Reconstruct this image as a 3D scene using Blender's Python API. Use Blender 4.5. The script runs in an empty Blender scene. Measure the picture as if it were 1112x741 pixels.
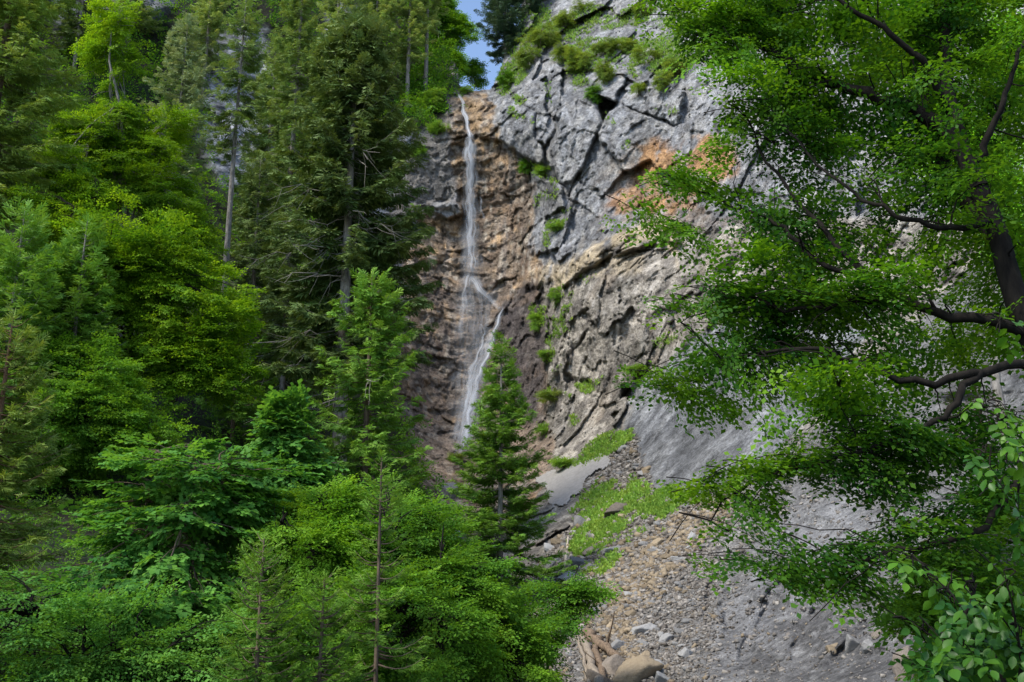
import bpy, math, random
import numpy as np
from mathutils import Vector
from mathutils.bvhtree import BVHTree

rng = np.random.default_rng(7)
scene = bpy.context.scene
col = scene.collection

# ------------------------------------------------------------------ camera
PW, PH, F = 1112.0, 741.0, 1068.0
PITCH = math.radians(14.0)
CP, SP = math.cos(PITCH), math.sin(PITCH)
CAM = np.array([0.0, 0.0, 1.7])
cam_d = bpy.data.cameras.new('camera')
cam = bpy.data.objects.new('camera', cam_d)
col.objects.link(cam)
cam.location = CAM
cam.rotation_euler = (math.radians(90) + PITCH, 0, 0)
cam_d.sensor_width = 36.0
cam_d.lens = 36.0 * F / PW
cam_d.clip_end = 3000
scene.camera = cam

def P(px, py, D):
    """survey point: direction seen from the viewpoint plus distance north -> world"""
    px = np.asarray(px, float); py = np.asarray(py, float); D = np.asarray(D, float)
    dx = (px - PW / 2) / F; dy = (PH / 2 - py) / F
    fy = CP - dy * SP; fz = SP + dy * CP
    return np.stack(np.broadcast_arrays(dx / fy * D, D, CAM[2] + fz / fy * D), -1)

# ------------------------------------------------------------------ numpy noise
def hsh(ix, iy, iz, seed):
    h = (ix.astype(np.uint32) * np.uint32(374761393) + iy.astype(np.uint32) * np.uint32(668265263)
         + iz.astype(np.uint32) * np.uint32(2147483647) + np.uint32((seed * 1274126177) & 0xffffffff))
    h ^= h >> np.uint32(13); h *= np.uint32(1274126177); h ^= h >> np.uint32(16)
    h *= np.uint32(2246822519); h ^= h >> np.uint32(13)
    return h

def rnd(h, k):
    h = h * np.uint32(2654435761) + np.uint32(k * 40503 + 17)
    h ^= h >> np.uint32(15); h *= np.uint32(2246822519); h ^= h >> np.uint32(13)
    return h.astype(np.float32) / np.float32(4294967295.0)

def vnoise(p, seed=0):
    p = np.asarray(p, np.float32)
    i = np.floor(p).astype(np.int64); f = p - i
    f = f * f * f * (f * (f * 6 - 15) + 10)
    out = 0
    for a in (0, 1):
        wx = f[:, 0] if a else 1 - f[:, 0]
        for b in (0, 1):
            wy = f[:, 1] if b else 1 - f[:, 1]
            for c in (0, 1):
                wz = f[:, 2] if c else 1 - f[:, 2]
                out = out + wx * wy * wz * rnd(hsh(i[:, 0] + a, i[:, 1] + b, i[:, 2] + c, seed), 1)
    return out * 2 - 1

def fbm(p, octs=4, seed=0, gain=.5, lac=2.03):
    p = np.asarray(p, np.float32); s = 0; a = 1; tot = 0
    for k in range(octs):
        s = s + a * vnoise(p, seed + k * 13); tot += a
        a *= gain; p = p * lac + 17.3
    return s / tot

def ridged(p, octs=4, seed=0):
    p = np.asarray(p, np.float32); s = 0; a = 1; tot = 0
    for k in range(octs):
        s = s + a * (1 - np.abs(vnoise(p, seed + k * 7)) * 2); tot += a
        a *= .5; p = p * 2.1 + 5.1
    return s / tot

def worley(p, seed=0):
    p = np.asarray(p, np.float32)
    i = np.floor(p).astype(np.int64)
    n = len(p)
    F1 = np.full(n, 9, np.float32); F2 = np.full(n, 9, np.float32)
    H = np.zeros(n, np.uint32); Cn = np.zeros((n, 3), np.float32)
    for a in (-1, 0, 1):
        for b in (-1, 0, 1):
            for c in (-1, 0, 1):
                h = hsh(i[:, 0] + a, i[:, 1] + b, i[:, 2] + c, seed)
                q = np.stack([i[:, 0] + a + rnd(h, 1), i[:, 1] + b + rnd(h, 2), i[:, 2] + c + rnd(h, 3)], 1).astype(np.float32)
                d = np.sqrt(((p - q) ** 2).sum(1))
                m = d < F1
                F2 = np.where(m, F1, np.minimum(F2, d))
                F1 = np.where(m, d, F1); H = np.where(m, h, H)
                Cn[m] = q[m]
    return F1, F2, H, Cn

def sstep(a, b, x):
    t = np.clip((x - a) / (b - a), 0, 1)
    return t * t * (3 - 2 * t)

def poly_w(x, y, pts, soft):
    """1 inside a polygon, 0 outside, soft edge"""
    pts = np.array(pts, float); n = len(pts)
    ins = np.zeros(len(x), bool); d = np.full(len(x), 1e9)
    for k in range(n):
        x0, y0 = pts[k]; x1, y1 = pts[(k + 1) % n]
        c = ((y0 > y) != (y1 > y)) & (x < (x1 - x0) * (y - y0) / ((y1 - y0) if y1 != y0 else 1e-9) + x0)
        ins ^= c
        ex, ey = x1 - x0, y1 - y0
        t = np.clip(((x - x0) * ex + (y - y0) * ey) / (ex * ex + ey * ey), 0, 1)
        d = np.minimum(d, np.hypot(x - x0 - t * ex, y - y0 - t * ey))
    sd = np.where(ins, d, -d)
    return sstep(-soft, soft, sd)

def line_d(x, y, pts):
    d = np.full(len(x), 1e9)
    for (x0, y0), (x1, y1) in zip(pts[:-1], pts[1:]):
        ex, ey = x1 - x0, y1 - y0
        t = np.clip(((x - x0) * ex + (y - y0) * ey) / (ex * ex + ey * ey + 1e-9), 0, 1)
        d = np.minimum(d, np.hypot(x - x0 - t * ex, y - y0 - t * ey))
    return d

def blob(x, y, cx, cy, rx, ry, rot=0):
    c, s = math.cos(rot), math.sin(rot)
    u = ((x - cx) * c + (y - cy) * s) / rx; v = (-(x - cx) * s + (y - cy) * c) / ry
    return 1 - sstep(.55, 1.15, np.sqrt(u * u + v * v))

# ------------------------------------------------------------------ mesh helpers
def mesh_np(name, V, Fc, mat=None, tint=None, smooth=False, colr=None, uv=None):
    """V (n,3); Fc (m,k) same-size faces, or list of such arrays"""
    if not isinstance(Fc, list): Fc = [Fc]
    Fc = [np.asarray(f, np.int32) for f in Fc if len(f)]
    me = bpy.data.meshes.new(name)
    V = np.asarray(V, np.float32)
    me.vertices.add(len(V)); me.vertices.foreach_set('co', V.ravel())
    loops = np.concatenate([f.ravel() for f in Fc])
    sizes = np.concatenate([np.full(len(f), f.shape[1], np.int32) for f in Fc])
    starts = np.concatenate([[0], np.cumsum(sizes)[:-1]]).astype(np.int32)
    me.loops.add(len(loops)); me.loops.foreach_set('vertex_index', loops)
    me.polygons.add(len(sizes)); me.polygons.foreach_set('loop_start', starts)
    try: me.polygons.foreach_set('loop_total', sizes)
    except Exception: pass
    if smooth: me.polygons.foreach_set('use_smooth', np.ones(len(sizes), bool))
    if tint is not None:
        a = me.attributes.new('tint', 'FLOAT', 'POINT'); a.data.foreach_set('value', np.asarray(tint, np.float32))
    if colr is not None:
        a = me.attributes.new('rock', 'FLOAT_COLOR', 'POINT')
        a.data.foreach_set('color', np.concatenate([colr, np.ones((len(colr), 1))], 1).astype(np.float32).ravel())
    if uv is not None:
        a = me.attributes.new('flow', 'FLOAT_VECTOR', 'POINT'); a.data.foreach_set('vector', np.asarray(uv, np.float32).ravel())
    me.update(calc_edges=True)
    if mat: me.materials.append(mat)
    return me

def obj(name, me, parent=None):
    o = bpy.data.objects.new(name, me); col.objects.link(o)
    if parent: o.parent = parent
    return o

def tag(o, label, cat, group=None, kind=None):
    if label: o['label'] = label
    if cat: o['category'] = cat
    if group: o['group'] = group
    if kind: o['kind'] = kind
    return o

def thing(name, label, cat, loc=(0, 0, 0), group=None):
    o = bpy.data.objects.new(name, None); col.objects.link(o)
    o.location = Vector([float(v) for v in loc]); o.empty_display_size = .3
    return tag(o, label, cat, group)

# ------------------------------------------------------------------ materials
LEAF_GAIN = 1.62
def new_mat(name):
    m = bpy.data.materials.new(name); m.use_nodes = True
    nt = m.node_tree; nt.nodes.clear()
    return m, nt, nt.nodes, nt.links

def N(nodes, t, **kw):
    n = nodes.new(t)
    for k, v in kw.items():
        if k.startswith('i_'): n.inputs[k[2:].replace('_', ' ')].default_value = v
        else: setattr(n, k, v)
    return n

def mat_terrain(name, fine=6.0, bump=.35, dist=.12):
    m, nt, nd, lk = new_mat(name)
    out = N(nd, 'ShaderNodeOutputMaterial'); bs = N(nd, 'ShaderNodeBsdfPrincipled')
    bs.inputs['Roughness'].default_value = .85
    bs.inputs['Specular IOR Level'].default_value = .25
    at = N(nd, 'ShaderNodeAttribute', attribute_name='rock')
    tc = N(nd, 'ShaderNodeTexCoord')
    n1 = N(nd, 'ShaderNodeTexNoise', i_Scale=fine, i_Detail=6.0, i_Roughness=.65)
    n2 = N(nd, 'ShaderNodeTexNoise', i_Scale=fine * .23, i_Detail=5.0, i_Roughness=.6)
    vo = N(nd, 'ShaderNodeTexVoronoi', i_Scale=fine * .9); vo.feature = 'DISTANCE_TO_EDGE'
    for n in (n1, n2, vo): lk.new(tc.outputs['Object'], n.inputs['Vector'])
    ml = N(nd, 'ShaderNodeMath', operation='MULTIPLY'); lk.new(n1.outputs['Fac'], ml.inputs[0]); lk.new(n2.outputs['Fac'], ml.inputs[1])
    mr = N(nd, 'ShaderNodeMapRange', i_From_Min=.12, i_From_Max=.40, i_To_Min=.30, i_To_Max=1.75)
    lk.new(ml.outputs[0], mr.inputs['Value'])
    mx = N(nd, 'ShaderNodeVectorMath', operation='SCALE')
    lk.new(at.outputs['Color'], mx.inputs[0]); lk.new(mr.outputs[0], mx.inputs['Scale'])
    lk.new(mx.outputs[0], bs.inputs['Base Color'])
    vr = N(nd, 'ShaderNodeMapRange', i_From_Min=0., i_From_Max=.12, i_To_Min=-.25, i_To_Max=0.)
    lk.new(vo.outputs['Distance'], vr.inputs['Value'])
    ad0 = N(nd, 'ShaderNodeMath', operation='ADD'); lk.new(n1.outputs['Fac'], ad0.inputs[0]); lk.new(vr.outputs[0], ad0.inputs[1])
    ad = N(nd, 'ShaderNodeMath', operation='MULTIPLY_ADD'); lk.new(n2.outputs['Fac'], ad.inputs[0]); ad.inputs[1].default_value = 2.2; lk.new(ad0.outputs[0], ad.inputs[2])
    bp = N(nd, 'ShaderNodeBump', i_Strength=bump, i_Distance=dist)
    lk.new(ad.outputs[0], bp.inputs['Height']); lk.new(bp.outputs[0], bs.inputs['Normal'])
    lk.new(bs.outputs[0], out.inputs[0])
    return m

def mat_leaf(name, c_dark, c_light, trans=.35, gloss=.12, rough=.6, tcol=None):
    """foliage: colour runs from dark to light by the per-leaf tint"""
    c_dark = tuple(v * LEAF_GAIN * 1.5 for v in c_dark); c_light = tuple(v * LEAF_GAIN for v in c_light)
    m, nt, nd, lk = new_mat(name)
    out = N(nd, 'ShaderNodeOutputMaterial')
    at = N(nd, 'ShaderNodeAttribute', attribute_name='tint')
    cr = N(nd, 'ShaderNodeMix', data_type='RGBA')
    cr.inputs[6].default_value = (*c_dark, 1); cr.inputs[7].default_value = (*c_light, 1)
    lk.new(at.outputs['Fac'], cr.inputs[0])
    tc = N(nd, 'ShaderNodeTexCoord'); nz = N(nd, 'ShaderNodeTexNoise', i_Scale=1.1, i_Detail=5.0, i_Roughness=.75); lk.new(tc.outputs['Object'], nz.inputs['Vector'])
    nr = N(nd, 'ShaderNodeMapRange', i_From_Min=.42, i_From_Max=.72, i_To_Min=0., i_To_Max=.6); lk.new(nz.outputs['Fac'], nr.inputs['Value'])
    yl = N(nd, 'ShaderNodeVectorMath', operation='MULTIPLY'); yl.inputs[1].default_value = (1.75, 1.12, .9); lk.new(cr.outputs[2], yl.inputs[0])
    c2 = N(nd, 'ShaderNodeMix', data_type='RGBA'); lk.new(nr.outputs[0], c2.inputs[0]); lk.new(cr.outputs[2], c2.inputs[6]); lk.new(yl.outputs[0], c2.inputs[7]); cr = c2
    df = N(nd, 'ShaderNodeBsdfPrincipled'); df.inputs['Roughness'].default_value = rough
    df.inputs['Specular IOR Level'].default_value = gloss
    tr = N(nd, 'ShaderNodeBsdfTranslucent')
    hs = N(nd, 'ShaderNodeVectorMath', operation='MULTIPLY'); hs.inputs[1].default_value = tcol or (1.5, 1.35, .6)
    lk.new(cr.outputs[2], hs.inputs[0]); lk.new(hs.outputs[0], tr.inputs['Color'])
    lk.new(cr.outputs[2], df.inputs['Base Color'])
    mx = N(nd, 'ShaderNodeMixShader'); mx.inputs[0].default_value = trans
    lk.new(df.outputs[0], mx.inputs[1]); lk.new(tr.outputs[0], mx.inputs[2]); lk.new(mx.outputs[0], out.inputs[0])
    return m

def mat_bark(name, c1, c2, scale=8.0, stretch=.25):
    m, nt, nd, lk = new_mat(name)
    out = N(nd, 'ShaderNodeOutputMaterial'); bs = N(nd, 'ShaderNodeBsdfPrincipled')
    bs.inputs['Roughness'].default_value = .9; bs.inputs['Specular IOR Level'].default_value = .15
    tc = N(nd, 'ShaderNodeTexCoord'); mp = N(nd, 'ShaderNodeMapping'); mp.inputs['Scale'].default_value = (1, 1, stretch)
    n1 = N(nd, 'ShaderNodeTexNoise', i_Scale=scale, i_Detail=6.0, i_Roughness=.7)
    lk.new(tc.outputs['Object'], mp.inputs[0]); lk.new(mp.outputs[0], n1.inputs['Vector'])
    cr = N(nd, 'ShaderNodeValToRGB'); cr.color_ramp.elements[0].position = .35; cr.color_ramp.elements[1].position = .68
    cr.color_ramp.elements[0].color = (*c1, 1); cr.color_ramp.elements[1].color = (*c2, 1)
    lk.new(n1.outputs['Fac'], cr.inputs[0]); lk.new(cr.outputs[0], bs.inputs['Base Color'])
    bp = N(nd, 'ShaderNodeBump', i_Strength=.6, i_Distance=.03)
    lk.new(n1.outputs['Fac'], bp.inputs['Height']); lk.new(bp.outputs[0], bs.inputs['Normal'])
    lk.new(bs.outputs[0], out.inputs[0])
    return m

# ------------------------------------------------------------------ light
SUN_EL, SUN_AZ = math.radians(54), math.radians(232)     # azimuth clockwise from north(+Y): sun behind-left of the viewer
world = bpy.data.worlds.new('World'); scene.world = world; world.use_nodes = True
wn = world.node_tree.nodes; wl = world.node_tree.links
bg = wn['Background']
sky = wn.new('ShaderNodeTexSky'); sky.sky_type = 'NISHITA'; sky.sun_disc = False
sky.sun_elevation = SUN_EL; sky.sun_rotation = SUN_AZ
sky.air_density = 1.0; sky.dust_density = 1.5; sky.altitude = 900
wl.new(sky.outputs[0], bg.inputs['Color']); bg.inputs['Strength'].default_value = .29
sun_d = bpy.data.lights.new('sun', 'SUN'); sun = bpy.data.objects.new('sun', sun_d); col.objects.link(sun)
sun_d.energy = 5.0; sun_d.angle = math.radians(18); sun_d.color = (1.0, .95, .86)
sd = Vector((math.sin(SUN_AZ) * math.cos(SUN_EL), math.cos(SUN_AZ) * math.cos(SUN_EL), math.sin(SUN_EL)))
sun.rotation_euler = sd.to_track_quat('Z', 'Y').to_euler()
scene.view_settings.view_transform = 'Standard'; scene.view_settings.look = 'None'
scene.view_settings.exposure = 0
scene.render.engine = 'CYCLES'
scene.cycles.max_bounces = 6; scene.cycles.transparent_max_bounces = 12
scene.cycles.use_adaptive_sampling = True
# ------------------------------------------------------------------ terrain: one surface, split into cliff / hillside / scree slope
CTRL = np.array([
 # left hillside
 (-250,741,14),(0,741,16),(200,741,19),(400,741,22),(540,741,24),(-250,600,24),(0,600,27),(200,600,31),(400,600,38),(490,600,50),
 (-250,450,36),(0,450,41),(200,450,49),(380,480,62),(-250,300,50),(0,300,56),(200,300,68),(380,300,80),(-250,100,62),(0,100,70),(200,100,83),(380,100,92),
 (-250,-150,76),(0,-150,86),(250,-150,100),(440,-100,112),(440,60,100),
 # waterfall wall
 (455,130,92),(505,107,91),(512,150,90.5),(450,220,90),(460,300,88),(512,300,88.5),(560,200,89.5),(565,300,87.5),(500,400,84.5),(565,400,84),(450,450,82),(500,490,79),(570,470,79),
 (470,560,66),(540,560,62),(540,640,46),(520,85,104),(540,60,104),
 # grey cliff on the right
 (565,110,86),(600,160,82),(640,120,80),(640,200,78),(700,120,76),(700,200,74),(760,150,70),(760,230,66),(830,120,62),(830,230,57),(900,100,57),(1000,100,51),(1112,100,46),(1300,100,38),
 (580,40,96),(640,30,92),(700,20,87),(700,-120,102),(580,-120,118),(900,-120,76),(1112,-120,62),(1300,-120,54),
 # lower buttress
 (690,262,70.5),(620,285,75),(690,285,67),(640,350,70),(700,330,65),(595,400,77),(640,430,70),(700,400,63),(620,470,69),
 (760,330,58),(720,440,58),(700,500,54),(760,480,49),
 # scree
 (680,475,60),(600,520,62),(630,560,54),(690,545,49),(600,620,44),(640,620,40),(700,600,39),(650,700,30),(700,741,25),(760,560,41),(760,640,32),(800,741,23),(620,741,26.5),
 # marl slope on the right
 (800,560,37),(860,480,40),(900,380,44),(900,300,50),(1000,300,43),(1000,420,36),(880,600,30),(880,700,23),(950,600,27),(950,700,20),(1000,741,16),(1040,600,21),
 (1112,500,25),(1112,300,36),(1112,650,15),(1112,741,12),(1300,500,18),(1300,300,28),(1300,741,10),
 # valley floor in front
 (500,900,13),(700,900,13),(0,900,10),(-250,900,9),(1000,900,9),(1300,900,7.5),(500,1040,9),(0,1040,8),(1000,1040,7.5),(-250,1040,7.5),(1300,1040,7)], float)

def tps_fit(xy, v, lam=2e-4):
    n = len(xy); r2 = ((xy[:, None] - xy[None]) ** 2).sum(-1)
    K = .5 * r2 * np.log(r2 + 1e-12); K[np.diag_indices(n)] += lam * n
    A = np.zeros((n + 3, n + 3)); A[:n, :n] = K; A[:n, n] = 1; A[:n, n + 1:] = xy; A[n, :n] = 1; A[n + 1:, :n] = xy.T
    return np.linalg.solve(A, np.concatenate([v, np.zeros(3)]))
_cx = CTRL[:, :2] / 300.0
_W = tps_fit(_cx, np.log(CTRL[:, 2]))
def depth0(px, py):
    q = np.stack([px, py], -1).reshape(-1, 2) / 300.0
    out = _W[-3] + q @ _W[-2:]
    for k in range(len(_cx)):
        r2 = ((q - _cx[k]) ** 2).sum(1)
        out += _W[k] * .5 * r2 * np.log(r2 + 1e-12)
    return np.exp(out)

gx = np.concatenate([np.arange(-300, 440, 5), np.arange(440, 860, 1.25), np.arange(860, 1112, 1.8), np.arange(1112, 1400, 8)])
gy = np.concatenate([np.arange(-220, 0, 6), np.arange(0, 741, 1.25), np.arange(741, 1060, 6)])
nx, ny = len(gx), len(gy)
GX, GY = np.meshgrid(gx, gy); X = GX.ravel(); Y = GY.ravel()
D = depth0(X, Y)
p0 = P(X, Y, D)                                        # base surface, metres
# noisy zone borders
wx = X + 9 * fbm(p0 * .35, 4, 3) + 3 * vnoise(p0 * 1.7, 9)
wy = Y + 9 * fbm(p0 * .35, 4, 5) + 3 * vnoise(p0 * 1.7, 11)

z_scree = poly_w(wx, wy, [(560,640),(592,600),(615,575),(640,520),(668,490),(700,466),(704,520),(730,545),(800,520),(860,480),(930,430),(1010,330),(1112,240),(1500,150),(1500,1200),(470,1200),(585,741),(575,690)], 4)
z_hill = poly_w(wx, wy, [(-400,1200),(-400,-300),(250,-300),(400,-300),(470,-60),(492,95),(480,128),(452,140),(420,230),(430,440),(470,560),(500,600),(560,640),(590,741),(480,1200)], 5)
z_hill *= 1 - z_scree
z_rock = np.clip(1 - z_scree - z_hill, 0, 1)
z_brown = poly_w(wx, wy, [(492,100),(528,100),(546,150),(575,176),(580,230),(574,270),(590,300),(585,330),(595,420),(600,500),(560,600),(430,600),(430,420),(440,260),(470,228),(500,225),(492,160)], 3) * z_rock
z_grey = poly_w(wx, wy, [(528,100),(546,152),(575,178),(580,232),(572,270),(596,302),(640,272),(700,246),(760,230),(830,230),(1500,260),(1500,-400),(400,-400),(470,60)], 3) * z_rock
z_butt = np.clip(z_rock - z_brown - z_grey, 0, 1) * poly_w(wx, wy, [(560,260),(1500,200),(1500,700),(500,700)], 4)
z_slick = poly_w(wx, wy, [(690,470),(668,478),(690,430),(716,400),(745,378),(790,345),(840,330),(960,330),(900,440),(800,530),(730,550),(702,520)], 4) * (1 - z_hill)
z_lface = poly_w(wx, wy, [(446,150),(484,143),(494,160),(494,205),(488,225),(450,232),(440,200)], 3)

# --- big blocks, joints and strata on rock
ang = math.radians(-10)
def rotxz(p, a):
    c, s = math.cos(a), math.sin(a)
    return np.stack([p[:, 0] * c + p[:, 2] * s, p[:, 1], -p[:, 0] * s + p[:, 2] * c], 1)
wp = p0 + 1.3 * np.stack([fbm(p0 * .22, 3, 21), fbm(p0 * .22, 3, 22), fbm(p0 * .22, 3, 23)], 1)
def blocks(p, size, stretch, seed, off, tilt, crack, cw, rot):
    q = rotxz(p, rot) / (np.array(stretch) * size)
    f1, f2, h, c = worley(q, seed)
    r = [rnd(h, k) - .5 for k in range(4, 8)]
    d = (q - c) * size
    disp = off * r[0] * 2 + tilt * 2 * (d[:, 0] * r[1] + d[:, 2] * r[2])
    e = f2 - f1
    m = (1 - sstep(0, cw, e)) * sstep(-.05, .5, vnoise(p / size * .9, seed + 5))
    return disp - crack * m, m, h
bA, cA, hA = blocks(wp, 7.0, (.8, 1, 1.5), 31, 1.0, .20, .1, .03, ang)
bB, cB, hB = blocks(wp, 2.0, (.8, 1, 1.35), 32, .38, .36, .10, .05, ang)
bC, cC, hC = blocks(wp, .75, (1, 1, 1.1), 33, .15, .36, .04, .08, ang)
bD, cD, hD = blocks(p0, .34, (1, 1, 1), 34, .05, .3, .04, .12, 0)
grey_d = bA + bB * .45 + bC * .65 + bD * .6 + .22 * fbm(p0 * .5, 5, 41)
# brown wall: rough, bedded, dribbled with tufa
zb = p0[:, 2] + .35 * p0[:, 0] * .3 + .9 * fbm(p0 * .25, 3, 51)
strata = vnoise(np.stack([p0[:, 0] * .12, p0[:, 1] * .12, zb * 1.5], 1), 52) * .45 + vnoise(np.stack([p0[:, 0] * .3, p0[:, 1] * .3, zb * 4.5], 1), 53) * .17
sA, scA, shA = blocks(wp, 2.6, (1.5, 1, .75), 54, .38, .25, .3, .08, math.radians(10))
brown_d = strata * .6 + sA * .6 + bB * .35 + bC * .8 + bD * .8 + .7 * fbm(p0 * np.array([.45, .45, .3]), 5, 55)
# buttress: knobbly conglomerate, overhanging knobs and hollows
kA, kcA, khA = blocks(p0 + 2.2 * np.stack([fbm(p0 * .3, 4, 64), fbm(p0 * .3, 4, 65), fbm(p0 * .3, 4, 66)], 1), 3.4, (1.1, 1, 1.15), 61, .5, .16, .2, .08, math.radians(8))
butt_d = kA + bC * .65 + bD * 1.1 + .5 * bB + .8 * ridged(p0 * .28, 4, 62) * .6 + .5 * fbm(p0 * .7, 4, 63)
# slick slab: fine parallel runnels going down to the left
ru = rotxz(p0, math.radians(52))
slick_d = .07 * vnoise(ru * np.array([.5, .4, 4.5]), 75) + .42 * fbm(np.stack([ru[:, 0] * .35, ru[:, 1] * .3, ru[:, 2] * 1.8], 1), 4, 71) + .4 * fbm(p0 * .2, 3, 72) + .05 * bD
w_r = [z_grey + z_lface * 0, z_brown * (1 - .6 * z_lface), np.clip(z_butt - z_slick, 0, 1), z_slick]
disp = grey_d * w_r[0] + brown_d * w_r[1] + butt_d * w_r[2] + slick_d * w_r[3]
rest = np.clip(z_rock - z_grey - z_brown - z_butt, 0, 1) * (1 - z_slick)
disp += rest * (brown_d * .5 + grey_d * .5) + z_lface * .1 * bC

# surveyed joints in the grey cliff
CRACKS = [([(666,113),(656,132),(648,147),(638,168),(625,196),(618,212)], 2.2, 1.5), ([(636,101),(650,106),(666,112),(679,93),(700,86)], 1.8, 1.2),
 ([(672,113),(694,121),(712,127),(732,138)], 1.6, 1.0), ([(607,132),(609,102),(612,74)], 2.0, 1.4), ([(562,110),(577,119),(605,131)], 1.6, .9),
 ([(608,130),(604,145),(593,162),(595,181),(610,200),(619,213),(612,226),(616,244)], 1.7, 1.1), ([(583,128),(582,153),(591,164)], 1.6, .9),
 ([(543,152),(568,173),(588,180)], 1.8, 1.0), ([(557,66),(584,66)], 1.2, .7), ([(581,53),(580,90),(600,110)], 1.2, .6), ([(618,212),(600,214),(586,205)], 1.3, .7),
 ([(648,147),(660,152),(672,170),(676,186)], 1.2, .6), ([(625,196),(640,202),(655,214),(650,235)], 1.2, .6), ([(586,232),(600,240),(612,226)], 1.3, .7),
 ([(700,262),(660,280),(640,300),(632,330)], 1.6, .8), ([(598,306),(586,326),(590,352)], 2.0, 1.2), ([(648,345),(630,372),(612,395)], 1.6, .9)]
jx, jy = X + 4.5 * fbm(p0 * .7, 4, 81), Y + 4.5 * fbm(p0 * .7, 4, 82)
joint = np.zeros(len(X))
for pts, w, dp in CRACKS:
    d = line_d(jx, jy, pts)
    disp -= .42 * dp * (1 - sstep(w * .2, w * 1.25, d)) * sstep(-.5, .2, vnoise(p0 * .5, 84)); joint = np.maximum(joint, 1 - sstep(w * .3, w * 1.4, d))
# overhang hollow, cave under the slick slab, jutting boulders
def bump(poly, dz, soft=2.0):
    global disp
    disp += dz * poly_w(jx, jy, poly, soft)
bump([(646,104),(668,113),(657,134),(652,122)], -3.2, 1.2)
bump([(641,88),(660,76),(680,80),(679,92),(666,112),(650,106),(640,101)], 1.5, 1.5)
bump([(609,105),(640,104),(655,135),(640,165),(622,197),(612,200),(597,180),(595,163),(606,145)], .9, 2.5)
SLABS = [([(556,72),(584,54),(596,62),(611,76),(608,130),(583,124),(556,105)], 1.1, .012, -.012, 1.04), ([(583,126),(605,132),(606,145),(593,160),(582,152)], .5, -.03, .02, 1.15),
 ([(672,114),(694,122),(730,138),(765,142),(760,205),(705,175),(676,186),(650,148)], .9, -.014, .008, .92), ([(625,197),(648,149),(676,186),(655,214),(640,202)], .2, .02, .012, .82),
 ([(577,187),(609,201),(611,224),(588,239),(577,228)], 1.0, .02, -.02, 1.1), ([(590,242),(614,245),(640,262),(606,284),(592,270)], .5, -.02, .015, 1.05), ([(681,93),(702,86),(745,100),(735,136),(696,121),(674,113)], 1.2, .01, -.02, 1.08),
 ([(620,214),(650,236),(690,238),(660,262),(640,264),(618,244)], -.4, .01, .0, .78), ([(706,178),(760,206),(830,210),(830,232),(720,236),(690,228)], -.5, .0, -.014, .9)]
slab_tone = np.ones(len(X))
for poly, dz, gx_, gy_, tone in SLABS:
    m_ = np.array(poly, float).mean(0); w_ = poly_w(jx, jy, poly, .9)
    disp += w_ * (dz + gx_ * (X - m_[0]) * 1.6 + gy_ * (Y - m_[1]) * 1.6); slab_tone *= 1 + w_ * (tone - 1)
bump([(604,300),(640,270),(700,246),(735,243),(738,262),(700,268),(650,284),(612,312)], 1.3, 2.0)
bump([(536,104),(562,112),(580,122),(582,150),(592,165),(588,178),(566,172),(545,152)], 1.4, 2.0)
bump([(676,420),(690,420),(688,434),(676,434)], -2.2, 3)
bump([(614,408),(640,414),(648,426),(616,424)], -1.2, 3)
bump([(568,300),(592,290),(600,300),(598,320),(592,336),(574,330)], 1.5, 4)
bump([(575,312),(592,312),(592,334),(574,332)], -1.6, 4)
bump([(466,222),(484,217),(502,222),(503,233),(486,238),(468,232)], 1.4, 2)          # grey block beside the fall
bump([(486,112),(500,104),(505,140),(512,152),(490,155)], .7, 3)
bump([(512,104),(528,106),(540,130),(545,152),(520,150),(512,130)], 1.2, 3)
bump([(500,106),(506,106),(512,148),(506,150)], -.5, 2)
# eroded hollows and ribs in the marl, lumps in the scree
marl = sstep(770, 840, wx + .35 * (wy - 600)) * z_scree
rr = rotxz(p0, math.radians(35))
sc_d = .10 * fbm(p0 * 1.4, 4, 91) + .05 * bD * 2 + .5 * fbm(p0 * .16, 3, 92)
ml_d = .95 * ridged(np.stack([p0[:, 0] * .55 + .25 * p0[:, 2], p0[:, 1] * .12, p0[:, 2] * .12], 1), 4, 93) + .12 * fbm(p0 * 1.2, 5, 94)
disp += z_scree * (sc_d * (1 - marl) + ml_d * marl)
for cx, cy, rx, ry, dz in [(800,660,20,34,-.8),(774,645,8,34,-.45),(838,655,10,40,-.5),(818,690,9,40,-.4),(905,690,14,44,.7),(870,700,12,30,-.5),(930,660,10,40,.4),(855,600,10,40,-.4),(890,640,9,40,-.4)]:
    disp += dz * blob(wx, wy, cx, cy, rx, ry, .25) * z_scree
edge = sstep(0, .5, z_scree * (1 - z_scree) * 4)
hill_d = .8 * fbm(p0 * .25, 4, 95)
rocky_hill = poly_w(wx, wy, [(225,40),(285,30),(300,110),(296,180),(250,210),(215,150)], 8) + poly_w(wx, wy, [(355,-10),(385,-10),(388,40),(358,40)], 5) + poly_w(wx, wy, [(50,-60),(190,-60),(185,14),(60,30)], 6) + poly_w(wx, wy, [(395,150),(455,140),(450,330),(400,330)], 8)
rocky_hill = np.clip(rocky_hill, 0, 1) * z_hill
disp += z_hill * (hill_d * (1 - rocky_hill)) + rocky_hill * grey_d
SLAB = [(579,522),(601,510),(655,492),(671,497),(661,509),(643,521),(631,532),(616,551),(604,556),(595,541)]
slab_m = poly_w(X, Y, SLAB, 7)
disp = disp * (1 - .9 * slab_m) - .15 * slab_m
taper = np.clip(D / 45, .12, 1)
disp *= np.where(z_scree > .5, np.minimum(1, D / 28), taper)
Dn = D - disp
TP = P(X, Y, Dn)

# --- ground colours (albedo, with the marl hollows shaded in)

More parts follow.
